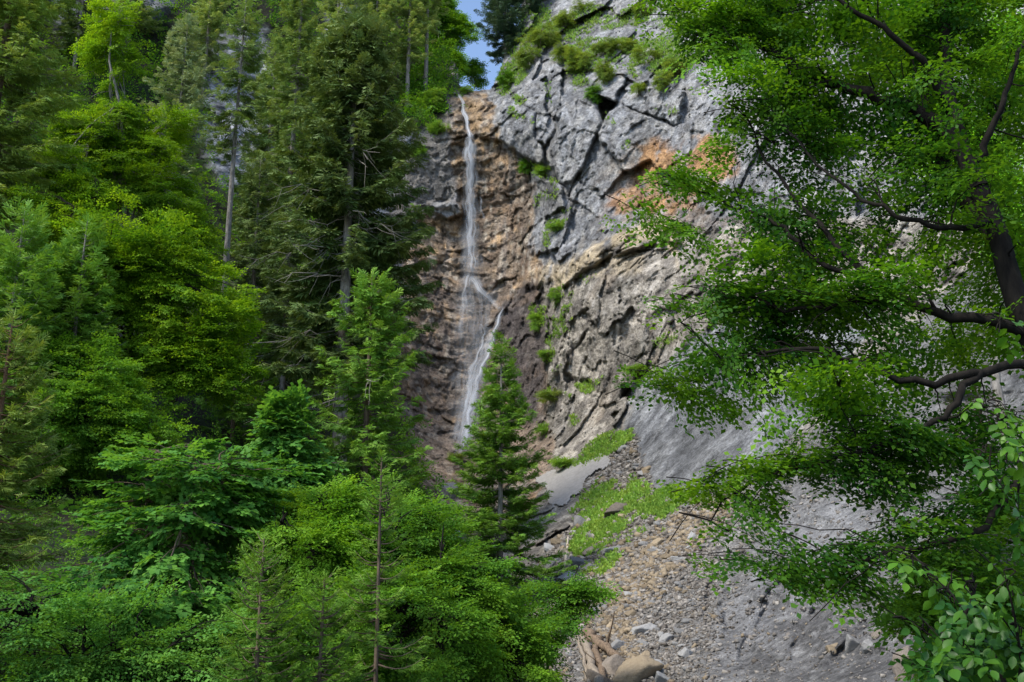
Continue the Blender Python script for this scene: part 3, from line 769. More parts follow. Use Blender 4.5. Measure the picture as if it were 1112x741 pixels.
def ell(px, py, D, rx, ry, rd=None):
    """ellipsoid whose centre is surveyed and whose radii are given in survey pixels (depth radius in metres)"""
    c = P(px, py, D); k = D / F * 1.04
    return (c, (rx * k, rd if rd else rx * k * .9, ry * k))

# ------------------------------------------------------------------ foliage and bark materials
M_bark_grey = mat_bark('bark_grey', (.10, .09, .08), (.36, .33, .29)); M_bark_brown = mat_bark('bark_brown', (.07, .05, .035), (.20, .15, .11)); M_bark_dark = mat_bark('bark_dark', (.004, .0035, .003), (.022, .018, .014))
M_bark_red = mat_bark('bark_red', (.10, .055, .035), (.22, .13, .08)); M_dead = mat_bark('dead_wood', (.16, .14, .12), (.36, .33, .29))
M_beech = mat_leaf('leaf_beech', (0.024, 0.07, 0.005), (0.155, 0.29, 0.012), .42)
M_beech2 = mat_leaf('leaf_beech_cool', (0.018, 0.06, 0.008), (0.105, 0.235, 0.016), .4)
M_maple = mat_leaf('leaf_maple', (0.016, 0.06, 0.012), (0.095, 0.235, 0.034), .38)
M_near = mat_leaf('leaf_near_beech', (0.008, 0.036, 0.004), (0.085, 0.205, 0.008), .42, .2)
M_bright = mat_leaf('leaf_bright', (.05, .16, .012), (.19, .42, .025), .45, .35, .4)
M_sap = mat_leaf('leaf_sapling', (0.008, 0.036, 0.006), (0.055, 0.145, 0.01), .4, .3, .4)
M_fir_near = mat_leaf('needle_fir_near', (.016, .046, .008), (.100, .205, .024), .22, .12)
M_far = mat_leaf('needle_far_hazy', (.06, .10, .035), (.22, .31, .10), .2, .2)  # far needles paled, distance haze put into their colour
M_olive2 = mat_leaf('needle_olive_near', (.028, .056, .011), (.13, .20, .035), .2, .2)
M_spruce = mat_leaf('needle_spruce', (0.028, 0.06, 0.015), (0.15, 0.23, 0.058), .15, .2)
M_spruce_dark = mat_leaf('needle_dark', (0.014, 0.036, 0.011), (0.1, 0.155, 0.042), .12, .2)
M_silver = mat_leaf('needle_grey', (0.05, 0.085, 0.045), (0.2, 0.27, 0.14), .15, .2)
M_fir = mat_leaf('needle_fir', (0.022, 0.062, 0.01), (0.12, 0.245, 0.032), .22, .2)
M_olive = mat_leaf('needle_olive', (0.045, 0.082, 0.018), (0.18, 0.275, 0.055), .2, .2)
M_blue = mat_leaf('needle_blue', (0.016, 0.042, 0.03), (0.075, 0.125, 0.075), .1, .2)
M_brownn = mat_leaf('needle_brown', (.035, .030, .014), (.075, .085, .025), .15, .2)
M_herb = mat_leaf('leaf_herb', (.040, .085, .014), (.15, .29, .035), .35)
M_shrub = mat_leaf('leaf_shrub', (.035, .070, .012), (.16, .24, .045), .35)

def at(px, py, D):
    p = P(px, py, D); return float(p[0]), float(p[1]), float(p[2])

def conif(px, top_py, D, label, **k):
    x, y, z = at(px, top_py, D)
    nm = k.pop('name', 'spruce_tree'); gp = k.pop('group', 'conifers on the wooded slope')
    return conifer(nm, label, gp, x, y, z, k.pop('mat', M_spruce), k.pop('bark', M_bark_grey), **k)

def broad(px, D, label, ells, **k):
    x, y, _ = at(px, 400, D)
    nm = k.pop('name', 'beech_tree'); gp = k.pop('group', 'broadleaf trees on the wooded slope')
    return broadleaf(nm, label, gp, x, y, ells, k.pop('mat', M_beech), k.pop('bark', M_bark_grey), **k)

# ---- conifers, far to near
conif(205, 18, 66, 'pale grey-green conifer at the top behind the bright beech', mat=M_silver, width=3.6, base_frac=.35, droop=.2, seed=1, cat='conifer')
conif(268, -14, 56, 'slender spruce with a long bare pale trunk and thin top', mat=M_spruce, width=2.4, base_frac=.58, droop=.55, seed=2, per=4, drop_frac=.15, trunk_r=.24, hang=.5)
conif(331, -60, 62, 'tall drooping spruce behind the gap, trunk showing near its top', mat=M_spruce, width=3.3, base_frac=.3, droop=.6, seed=3, per=5, hang=.55, drop_frac=.2, trunk_r=.27)
conif(300, 40, 70, 'dense mid-green spruce between the two pale trunks', mat=M_spruce, width=3.4, base_frac=.2, droop=.5, seed=4, hang=.5)
conif(447, -60, 93, 'spruce with bare lower trunk on the cliff rim left of the fall', mat=M_far, width=3.4, base_frac=.30, droop=.4, seed=5, cat='spruce tree', drop_frac=.15)
conif(466, -75, 95, 'thin pale-trunked spruce on the rim nearest the fall', mat=M_far, width=2.6, base_frac=.42, droop=.35, seed=6, drop_frac=.25)
conif(412, -50, 92, 'crowded green spruce on the rim above the big dark spruce', mat=M_far, width=3.6, base_frac=.2, droop=.4, seed=7)
conif(372, -80, 90, 'far spruce on the rim beside the small rock outcrop', mat=M_far, width=3.3, base_frac=.2, droop=.4, seed=8)
conif(150, -60, 82, 'far spruce behind the crown of the topmost beech', mat=M_far, width=3.6, base_frac=.2, droop=.4, seed=9)
conif(98, -70, 76, 'far dark spruce between the corner spruce and the beech', mat=M_spruce_dark, width=3.6, base_frac=.2, droop=.4, seed=10)
conif(232, -40, 84, 'far spruce rising just left of the long bare trunk', mat=M_far, width=2.8, base_frac=.25, droop=.4, seed=12)
conif(284, 170, 60, 'shaded dense spruce below the rock gap', mat=M_spruce_dark, width=3.2, base_frac=.12, droop=.45, seed=13, hang=.5)
conif(318, 215, 56, 'very dark spruce left of the grey trunk with dead branches', mat=M_spruce_dark, width=3.6, base_frac=.1, droop=.5, seed=14, hang=.5, dead=5)
conif(388, 24, 49, 'big dark spruce with grey trunk and bleached dead branches', mat=M_spruce_dark, width=5.3, base_frac=.28, droop=.40, seed=15, whorl=.36, per=7, trunk_r=.40, gap=(.30, .78), dead=24, spacing=.095, hang=.45,
      tw=1.5, profile=lambda u: (1 - u) ** .62 * (.65 + .35 * min(1, u / .3)), drop_frac=.1, bare=.15)
conif(404, 296, 43, 'lighter green spruce in front of the big dark spruce', mat=M_fir, width=4.0, base_frac=.10, droop=.35, seed=16, trunk_r=.19, whorl=.4, per=5, dead=3, drop_frac=.1, bark=M_bark_brown,
      profile=lambda u: (1 - u) ** .7 * (.8 + .2 * u))
conif(32, -150, 42, 'tall olive spruce with drooping boughs in the top left corner', mat=M_olive, width=5.0, base_frac=.35, droop=.45, seed=17, per=6, bark=M_bark_brown, hang=.4)
conif(-30, 20, 47, 'dark spruce cut by the left edge below the olive boughs', mat=M_spruce_dark, width=4.6, base_frac=.1, droop=.4, seed=18, per=6)
conif(28, 225, 33, 'dark layered fir half hidden in the beeches at left', name='fir_tree', mat=M_fir, width=2.9, base_frac=.05, droop=.12, seed=19, ns=NS_MID, hang=.05, cat='fir tree', whorl=.4, per=6, tw=1.3)
conif(95, 240, 36, 'green fir with flat plates of boughs beside the large beech', name='fir_tree', mat=M_fir, width=2.6, base_frac=.05, droop=.12, seed=20, ns=NS_MID, hang=.05, cat='fir tree', whorl=.4, per=6, tw=1.3)
conif(14, 345, 20, 'yellowish spruce at the lower left edge with reddish trunk', mat=M_olive2, bark=M_bark_red, width=1.9, base_frac=.12, droop=.25, seed=21, ns=NS_NEAR, whorl=.26, per=6, spacing=.085, hang=.15, trunk_r=.11, tw=1.25)
conif(262, 330, 48, 'thin spruce with a visible stem between beech and dark spruces', mat=M_fir, width=2.4, base_frac=.15, droop=.4, seed=22, drop_frac=.15, bark=M_bark_brown)
conif(544, 367, 40, 'neat pointed young fir standing in front of the waterfall', name='fir_tree', mat=M_fir_near, bark=M_bark_grey, width=2.85, base_frac=.12, droop=.20, seed=23, ns=NS_MID, whorl=.36, per=7, spacing=.055, hang=.06, trunk_r=.13, cat='fir tree',
      group='young firs', profile=lambda u: (1 - u) ** 1.0, drop_frac=.1, tw=1.0)
conif(530, 430, 42, 'slim second fir crowded behind the pointed young fir', name='fir_tree', mat=M_fir_near, bark=M_bark_grey, width=1.9, base_frac=.15, droop=.25, seed=24, ns=NS_MID, whorl=.4, per=5, spacing=.14, hang=.08, trunk_r=.09, cat='fir tree', group='young firs', drop_frac=.25)
conif(415, 497, 16.5, 'young fir with a tall thin leader and reddish stem', name='fir_tree', mat=M_fir_near, bark=M_bark_brown, width=1.15, base_frac=.05, droop=.15, gap=(.1, .85), seed=25, ns=NS_NEAR, whorl=.22, per=6, spacing=.05, hang=.06, trunk_r=.034, cat='fir tree', group='young firs', tw=.85,
      profile=lambda u: (1 - u) ** 1.25 * 1.0)
conif(287, 585, 15, 'little fir tip rising from the leaves at lower left', name='fir_tree', mat=M_fir_near, bark=M_bark_brown, width=.9, base_frac=.05, droop=.12, seed=26, ns=NS_NEAR, whorl=.2, per=7, spacing=.05, hang=.05, trunk_r=.035, cat='fir tree', group='young firs', tw=.75)
conif(352, 630, 15.5, 'small fir beside the thin reddish stem', name='fir_tree', mat=M_fir_near, bark=M_bark_brown, width=.8, base_frac=.05, droop=.12, seed=27, ns=NS_NEAR, whorl=.2, per=7, spacing=.05, hang=.05, trunk_r=.035, cat='fir tree', group='young firs', tw=.75)
# on the right-hand rim
conif(549, -70, 100, 'dark bluish conifer on the rim just right of the sky gap', name='pine_tree', mat=M_blue, width=3.9, base_frac=.02, droop=.1, seed=28, cat='conifer', group='rim conifers', hang=.2, tw=1.3)
conif(572, -95, 100, 'second dark conifer on the right rim, farther up', name='pine_tree', mat=M_blue, width=3.0, base_frac=.1, droop=.2, seed=29, cat='conifer', group='rim conifers', tw=1.2)

# ---- broadleaf trees
broad(128, 50, 'tall bright beech near the top left with its pale trunk showing', [ell(120, 45, 50, 42, 62), ell(150, 150, 50, 75, 90), ell(190, 215, 49, 62, 70), ell(100, 150, 50, 50, 70), ell(60, 190, 48, 60, 50), ell(215, 270, 48, 45, 70)], fans=760, ln=1.3, wd=.7, per=15, seed=1, trunk_r=.22)
broad(165, 39, 'large rounded yellow-green beech in the middle of the left slope', [ell(165, 285, 39, 90, 75), ell(200, 370, 38, 88, 90), ell(100, 340, 39, 75, 85), ell(60, 230, 42, 50, 60), ell(235, 400, 38, 48, 60)], bark=M_bark_dark, fans=900, ln=1.1, wd=.5, per=15, seed=2, trunk_r=.2)
broad(60, 34, 'darker beech below the large rounded beech, at left', [ell(70, 430, 34, 95, 95), ell(20, 330, 36, 60, 90), ell(120, 470, 33, 80, 60)], mat=M_beech2, bark=M_bark_dark, fans=620, ln=1.0, wd=.45, per=14, seed=3, tw=.9)
broad(312, 31, 'small bright maple with a pointed crown under the dark spruces', [ell(310, 462, 31, 20, 34), ell(312, 505, 31, 36, 34), ell(325, 540, 31, 44, 34)], name='maple_tree', mat=M_maple, bark=M_bark_dark, fans=120, ln=.9, wd=.5, per=12, tmpl=LS_MAPLE, seed=4, trunk_r=.07, cat='maple tree', tw=1.05)
broad(180, 20.5, 'wide layered maple at lower left with slim pale stems', [ell(205, 520, 20.5, 95, 50), ell(180, 580, 20.5, 120, 45), ell(150, 650, 19.5, 120, 50), ell(250, 560, 21, 60, 60)], name='maple_tree', mat=M_maple, bark=M_bark_brown, fans=230, ln=1.0, wd=.55, per=10, tmpl=LS_MAPLE, seed=5, trunk_r=.06, stems=4,
      cat='maple tree', droop=.1, tw=.72, clump=.5, up_j=.2)
broad(340, 20, 'green beech thicket left of the young fir with the thin leader', [ell(330, 610, 20, 70, 70), ell(370, 570, 21, 60, 50), ell(320, 690, 19, 80, 60)], mat=M_beech2, bark=M_bark_dark, fans=340, ln=.6, wd=.3, per=13, tmpl=LS_BEECH, seed=6, trunk_r=.05, stems=3, tw=.75)
broad(470, 21.5, 'rounded green beech thicket below the pointed young fir', [ell(435, 600, 22, 70, 62), ell(485, 660, 21, 75, 60), ell(420, 690, 19, 110, 62), ell(555, 715, 21, 50, 42)], mat=M_beech2, bark=M_bark_dark, fans=560, ln=.6, wd=.3, per=13, tmpl=LS_BEECH, seed=7, trunk_r=.06, stems=4, tw=.75)
broad(585, 24, 'thin beech spray overhanging the rubble beside the log', [ell(600, 655, 24, 36, 16), ell(640, 640, 23.5, 28, 9), ell(575, 690, 23, 40, 30)], mat=M_beech2, bark=M_bark_dark, fans=85, ln=.7, wd=.35, per=11, tmpl=LS_BEECH, seed=8, trunk_r=.05, tw=.85)
broad(60, 17, 'shaded beech thicket filling the bottom left corner', [ell(40, 690, 17, 110, 60), ell(230, 715, 17.5, 80, 40)], mat=M_maple, bark=M_bark_dark, fans=150, ln=.7, wd=.4, per=12, tmpl=LS_BEECH, seed=9, trunk_r=.05, stems=3, tw=.75)
broad(497, 104, 'dark green broadleaf tree leaning over the lip of the fall', [ell(497, 35, 104, 26, 34), ell(492, 75, 103, 26, 26), ell(480, 10, 104, 30, 40), ell(515, 76, 106, 18, 20), ell(524, 88, 107, 16, 12)], fans=330, ln=1.5, wd=.8, per=13, mat=M_beech2, seed=10, trunk_r=.2, tw=1.3)
broad(1085, 27, 'yellow-green tree behind the beech at the top right', [ell(1090, 60, 27, 60, 90), ell(1060, 170, 27, 50, 60), ell(1110, 250, 26, 40, 80), ell(1010, 40, 28, 60, 60)], fans=260, ln=1.0, wd=.5, per=13, tmpl=LS_BEECH, mat=M_bright, seed=11, trunk_r=.14, tw=1.0)

# ---- shrubs on the rock
SHRUBS = [(612,60,92,20,16,'olive bush left of the notch, spilling over the ledge',M_shrub),(575,62,95,18,20,'green bush at the left shoulder of the grey cliff',M_shrub),(655,52,88,18,16,'bright bush right of the notch shrub under the top rocks',M_shrub),(645,100,84,12,16,'dark olive bush at the bottom of the notch',M_beech2),(705,62,86,20,9,'low green bush along the upper ledge',M_shrub),(735,75,84,18,12,'bush on the ledge nearest the big beech',M_shrub),(695,98,82,10,8,'small bush under the ledge above the grey block',M_shrub),(640,10,93,26,12,'bush on the rim at the top edge of the frame',M_shrub),(632,62,90,22,30,'olive willow shrub filling the notch in the grey cliff',M_shrub),(588,40,93,26,22,'pale green shrub at the left end of the top ledge',M_shrub),(610,22,93,22,16,'green shrub under the right-hand rim conifers',M_shrub),
 (655,80,86,14,20,'shrub hanging below the notch in the cliff',M_shrub),(548,85,100,10,22,'dark shrub just right of the sky gap',M_beech2),(590,186,81,13,8,'bright bush in the crook of the grey cliff',M_herb),(572,180,82,10,8,'darker bush beside the bright one in the crook',M_beech2),
 (583,350,77,7,14,'upright bright bush on the dark wall right of the fall',M_herb),(605,320,74,8,12,'small bush on the knobbly buttress',M_herb),(594,384,76,8,7,'round tuft bush low on the dark wall',M_herb),(600,430,71,20,6,'flat green bush on the lower ledge',M_shrub),
 (690,402,64,14,5,'low bush along the edge of the smooth grey rock',M_herb),(590,467,71,6,5,'tiny bush at the foot of the dark wall',M_herb),(612,504,62,9,7,'bush at the left end of the pale slab',M_herb),(470,108,92,14,20,'bright bush left of the lip of the fall',M_herb),
 (476,140,90,13,9,'bright overhanging bush below the lip',M_herb),(452,165,88,12,14,'green bush on the left face of the fall',M_beech2),(506,98,92,6,3,'small tuft at the very lip of the fall',M_herb),(720,88,84,10,12,'shrub on the grass ledge beside the beech leaves',M_shrub),
 (680,50,87,14,10,'low shrub on the upper grass ledge',M_shrub),(496,497,78,6,5,'yellowish tuft at the foot of the fall',M_shrub),(700,10,90,16,12,'shrub on the topmost ledge at the frame edge',M_shrub),(604,247,78,10,5,'green tuft on the small ledge under the grey face',M_herb)]
for k, (px, py, D_, rx, ry, lab, mt) in enumerate(SHRUBS):
    p, n = surf(px, py + ry * .6)
    D_ = p[1] - .4
    c, q = ell(px, py, D_, rx, ry * .8)
    broadleaf('shrub', lab, 'shrubs growing on the rock', float(c[0]), float(p[1]) + .1, [(c, q)], mt, M_bark_brown, fans=int(14 + rx * ry * .16), ln=.7 * min(1, rx / 12), wd=.4 * min(1, rx / 12) + .05, per=9, tmpl=LS_FAR if rx > 9 else LS_BEECH,
              tw=.75 if rx > 9 else .8, seed=50 + k, trunk_r=.05, stems=2, cat='shrub', part='foliage', stem_part='stem', z0=float(p[2]) - .1, twr=.008, shell=.2)
# ------------------------------------------------------------------ the big beech on the right, limbs surveyed from the photograph
def crown_on_limbs(name, label, cat, base, trunk, limbs, regions, mat, bark, seed, tmpl, tw, ln, wd, per, group=None, twr=.006, droop=.22, trunk_r=(.22, .05), limb_r=.06, up_j=.28, flat=.6, part='crown', stem_part='trunk'):
    r = np.random.default_rng(seed)
    base = np.array(base, float)
    root = thing(name, label, cat, base, group)
    wood = Bag(); leaf = Bag()
    def spline(pts, n):
        pts = np.array([P(*q[:3]) for q in pts]); t = np.linspace(0, 1, len(pts)); tt = np.linspace(0, 1, n)
        out = np.stack([np.interp(tt, t, pts[:, k]) for k in range(3)], 1)
        for _ in range(2): out[1:-1] = (out[:-2] + 2 * out[1:-1] + out[2:]) / 4
        return out - base
    tk = spline(trunk, 26)
    rr = np.linspace(trunk_r[0], trunk_r[1], 26)
    if stem_part == 'trunk': tk[1:-1] += r.normal(0, .012, (24, 3))
    tube(wood, tk, rr, 10)
    nodes = [tk[5:]]
    for L in limbs:
        q = spline(L, 22); q[2:-1] += r.normal(0, .022 if limb_r > .03 else .004, (19, 3)) * min(1, limb_r / .06)
        lr = (L[0][3] if len(L[0]) > 3 else limb_r)
        tube(wood, q, np.linspace(lr, lr * .16, 22), 7); nodes.append(q[4:])
        for k in range(5):                                     # crooked side shoots
            i = r.integers(5, 20); d = q[i] - q[i - 1]; d /= np.linalg.norm(d)
            e = q[i] + (d * .6 + r.normal(0, .5, 3) + [0, 0, -.15]) * r.uniform(.4, 1.0) * (limb_r / .06 if limb_r > .03 else .1)
            w = bend(q[i], e, .05, 6, .025 * limb_r / .06, r); tube(wood, w, np.linspace(lr * .3 * (1 - i / 30), .004, 6), 4); nodes.append(w[3:])
    nodes = np.concatenate(nodes)
    tips, tt = [], []
    for (poly, D0, D1, n, tint) in regions:
        poly = np.array(poly, float); lo, hi = poly.min(0), poly.max(0); c = 0; tries = 0
        while c < n and tries < n * 60:
            tries += 1
            q = r.uniform(lo, hi)
            if poly_w(q[:1], q[1:], poly, .01)[0] < .5: continue
            Dq = r.uniform(D0, D1); p = P(q[0], q[1], Dq)
            if vnoise((p * 1.15)[None], seed)[0] < -.22 and r.random() < .75: continue
            tips.append(p - base); tt.append(tint - .06 + .42 * vnoise((p * .9)[None], seed + 2)[0] + r.normal(0, .12)); c += 1
    tips = np.array(tips)
    j = ((tips[:, None] - nodes[None] + np.array([-.35 * ln, 0, .15])) ** 2).sum(-1).argmin(1)
    fans_to_leaf(leaf, wood, r, tips, nodes[j], ln, wd, per, tmpl, tw, np.array(tt), droop, up_j, twr, flat)
    obj(stem_part, wood.mesh(stem_part, bark, True), root); obj(part, leaf.mesh(part, mat), root)
    return root

bx, by, _ = at(1215, 800, 9.6)
bz = ground_z(bx, by) - .1
tr_low = [(1214, 790, 9.6), (1190, 620, 9.8), (1155, 450, 10.0)]
trunk = tr_low + [(1124, 370, 10.2), (1102, 325, 10.3), (1080, 240, 10.6), (1055, 185, 10.8), (1031, 125, 11), (1026, 60, 11.2), (1024, 0, 11.4), (1015, -80, 11.7), (1000, -180, 12)]
base = P(1214, 790, 9.6); base[2] = min(base[2], bz)
limbs = [
 [(1064, 205, 10.7, .11), (1040, 150, 10.9), (985, 112, 11), (940, 103, 11), (895, 92, 11.2), (850, 60, 11.4), (800, 40, 11.6), (750, 35, 11.8)],
 [(1085, 260, 10.6, .11), (1025, 190, 11.4), (1010, 130, 11.8), (1003, 80, 12), (990, 10, 12.4), (980, -80, 12.6)],
 [(1122, 365, 10.2, .065), (1070, 345, 10.1), (1025, 347, 10.2), (980, 320, 10.4), (935, 300, 10.6), (905, 262, 10.8), (880, 232, 11), (852, 203, 11.2), (826, 165, 11.4), (812, 130, 11.6)],
 [(1140, 405, 10.1, .055), (1105, 390, 9.9), (1065, 405, 9.8), (1030, 415, 9.8), (985, 417, 9.9), (955, 405, 10), (925, 390, 10.1), (890, 376, 10.3), (840, 380, 10.6), (780, 395, 11), (730, 425, 11.2)],
 [(1065, 405, 9.8, .045), (1045, 425, 9.7), (1030, 455, 9.6), (980, 475, 9.8), (905, 502, 10), (850, 512, 10.2), (800, 530, 10.4), (770, 570, 10.6)],
 [(1150, 440, 10.0, .042), (1100, 540, 9.4), (1050, 585, 9.3), (980, 600, 9.5), (920, 610, 9.7), (860, 625, 9.9), (815, 632, 10)],
 [(935, 300, 10.6, .035), (880, 285, 10.8), (850, 245, 11), (800, 226, 11.2), (760, 205, 11.4), (715, 200, 11.6)],
 [(980, 320, 10.4, .035), (920, 330, 10.4), (860, 340, 10.6), (800, 320, 10.9), (740, 350, 11.2)],
 [(1031, 125, 11, .05), (1000, 60, 10.6), (940, 20, 10.6), (880, -20, 10.8), (820, -40, 11)],
 [(1080, 240, 10.6, .04), (1030, 250, 10.2), (980, 235, 10.2), (930, 215, 10.4), (880, 170, 10.7), (830, 110, 11)],
 [(1055, 185, 10.8, .05), (1085, 120, 10.6), (1110, 50, 10.6), (1140, -20, 10.6)]]
regions = [
 ([(1000, 20), (1010, 200), (1060, 260), (1120, 270), (1120, 20)], 9.5, 10.3, 7, .45), ([(880, 260), (900, 330), (1000, 360), (1000, 300)], 9.7, 10.2, 7, .4),
 ([(745, -40), (750, 40), (770, 90), (810, 100), (850, 150), (1000, 130), (1010, -60)], 10.9, 12.6, 92, .55),
 ([(1000, -60), (990, 120), (1060, 190), (1140, 200), (1160, -60)], 11.2, 12.8, 56, .5),
 ([(765, 120), (780, 165), (800, 175), (810, 130)], 11, 11.8, 2, .5),
 ([(850, 130), (830, 180), (870, 300), (1000, 330), (1060, 230), (1000, 120)], 10.9, 12.4, 50, .42),
 ([(738, 190), (728, 285), (755, 290), (785, 215), (820, 235), (770, 185)], 11, 11.8, 9, .45),
 ([(775, 260), (795, 330), (775, 370), (800, 420), (900, 410), (960, 350), (880, 280), (800, 250)], 10.6, 11.6, 35, .58),
 ([(722, 425), (755, 450), (790, 455), (850, 420), (800, 385)], 10.8, 11.3, 9, .5),
 ([(880, 300), (860, 410), (960, 430), (1100, 420), (1080, 330), (980, 300)], 10.3, 11.6, 15, .3),
 ([(800, 440), (812, 570), (850, 580), (960, 560), (1050, 480), (1000, 430), (880, 415)], 9.8, 10.8, 24, .2),
 ([(785, 500), (795, 585), (830, 560), (850, 500)], 10.2, 10.7, 6, .25),
 ([(1060, 200), (1050, 330), (1140, 420), (1150, 200)], 10.9, 12, 22, .4),
 ([(815, 625), (900, 655), (985, 660), (1030, 600), (940, 595)], 9.4, 10, 13, .2),
 ([(930, 520), (960, 590), (1060, 640), (1130, 600), (1130, 480), (1010, 470)], 9.3, 10.6, 24, .25)]
crown_on_limbs('beech_tree', 'big beech on the right with dark leaning trunk and spreading leafy boughs', 'beech tree', base, trunk, limbs, regions, M_near, M_bark_dark, 77, LS_NEAR, .86, .95, .38, 18, trunk_r=(.17, .04))

# brownish spruce in the shade behind the boughs, lower right
conif(1062, 430, 13.5, 'shaded spruce with bare brown twigs below the beech', mat=M_brownn, bark=M_bark_brown, width=1.15, base_frac=.12, droop=.35, seed=40, ns=NS_NEAR, whorl=.2, per=6, spacing=.1, hang=.3, trunk_r=.07, dead=14, group='trees at lower right')
broad(1085, 11.5, 'dark leafy beech thicket in the lower right corner', [ell(1075, 640, 11.5, 75, 60), ell(1060, 720, 11, 80, 60), ell(1110, 580, 12, 40, 50)], mat=M_beech2, fans=150, ln=.6, wd=.32, per=13, tmpl=LS_NEAR, seed=31, trunk_r=.035, stems=3, tw=1.0, group='trees at lower right')

# leafy sapling close by, bottom right: pointed oval leaves with a midrib fold
def oval_leaf_spray(seed, L=.34, leaf=.085, n=6):
    r = np.random.default_rng(seed); V = []; Fq = []; T = []
    for k in range(n + 1):
        y = L * (k + .5) / (n + .5); a = (1 if k % 2 else -1) * r.uniform(.6, 1.05) if k < n else 0
        d = np.array([math.sin(a), math.cos(a), r.normal(-.1, .25)]); d /= np.linalg.norm(d)
        w = np.cross(d, [0, 0, 1.]); w += np.array([0, 0, r.normal(0, .3)]); w /= np.linalg.norm(w); nn = np.cross(w, d)
        l = leaf * r.uniform(.75, 1.2); p = np.array([0, y, 0]); b = len(V)
        prof = [(0, 0), (.18, .2), (.45, .31), (.72, .23), (1, 0)]
        for (s, ww) in prof:
            c = p + d * l * (s + .08) - nn * l * .12 * s * s
            V.extend([c - w * l * ww + nn * l * .25 * ww, c, c + w * l * ww + nn * l * .25 * ww])
        for s in range(4):
            o_ = b + s * 3; Fq += [[o_, o_ + 1, o_ + 4, o_ + 3], [o_ + 1, o_ + 2, o_ + 5, o_ + 4]]
        T += [r.normal(0, .16)] * 15
    return np.array(V), np.array(Fq), np.array(T)
LS_OVAL = [oval_leaf_spray(i) for i in range(6)]
sb = P(1120, 900, 5.0); sb[2] = ground_z(sb[0], sb[1]) - .05
crown_on_limbs('sapling', 'leafy sapling with large fresh oval leaves in the bottom right corner', 'sapling', sb, [(1120, 900, 5.0), (1105, 800, 5), (1085, 720, 5.1), (1050, 665, 5.2), (1015, 625, 5.4), (990, 602, 5.5)],
 [[(1105, 800, 5, .012), (1060, 760, 5), (1020, 735, 5.1), (990, 720, 5.2)], [(1085, 720, 5.1, .01), (1045, 705, 5.1), (1010, 690, 5.2), (985, 672, 5.3)], [(1100, 780, 5, .012), (1110, 720, 4.9), (1100, 660, 4.8), (1090, 620, 4.8)],
  [(1050, 665, 5.2, .008), (1060, 640, 5.1), (1040, 625, 5.1)]],
 [([(1000, 606), (1005, 640), (1030, 680), (1070, 690), (1060, 650), (1020, 612)], 5.2, 5.6, 8, .62), ([(1005, 665), (1005, 741), (1130, 760), (1130, 690), (1050, 680)], 4.9, 5.4, 19, .3), ([(1065, 650), (1070, 690), (1130, 700), (1130, 650)], 4.8, 5.2, 5, .4)],
 M_sap, M_bark_dark, 91, LS_OVAL, .74, .24, .12, 4, twr=.0035, droop=.1, trunk_r=(.018, .004), limb_r=.01, part='foliage', stem_part='stem', up_j=.35)
sb = P(1190, 900, 5.2); sb[2] = ground_z(sb[0], sb[1]) - .05
crown_on_limbs('sapling', 'bright leafy shoots reaching in at the right edge below the trunk', 'sapling', sb, [(1190, 900, 5.2), (1180, 700, 5.2), (1165, 560, 5.2), (1150, 470, 5.2), (1140, 400, 5.2), (1125, 350, 5.2)],
 [[(1150, 470, 5.2, .008), (1110, 455, 5.2), (1075, 450, 5.3)], [(1155, 510, 5.2, .008), (1110, 490, 5.2), (1070, 492, 5.2)], [(1160, 560, 5.2, .008), (1130, 540, 5.2), (1105, 535, 5.2)], [(1135, 380, 5.2, .006), (1105, 355, 5.2), (1085, 348, 5.2)]],
 [([(1080, 445), (1080, 462), (1120, 470), (1120, 440)], 5.1, 5.3, 3, .7), ([(1080, 486), (1080, 500), (1120, 500), (1120, 484)], 5.1, 5.3, 3, .7), ([(1098, 345), (1098, 360), (1120, 365), (1120, 350)], 5.1, 5.3, 2, .5), ([(1090, 525), (1085, 560), (1120, 570), (1120, 530)], 5.1, 5.3, 3, .3)],
 M_sap, M_bark_dark, 92, LS_OVAL, .74, .22, .10, 3, twr=.003, droop=.08, trunk_r=(.016, .004), limb_r=.008, part='foliage', stem_part='stem', up_j=.3)

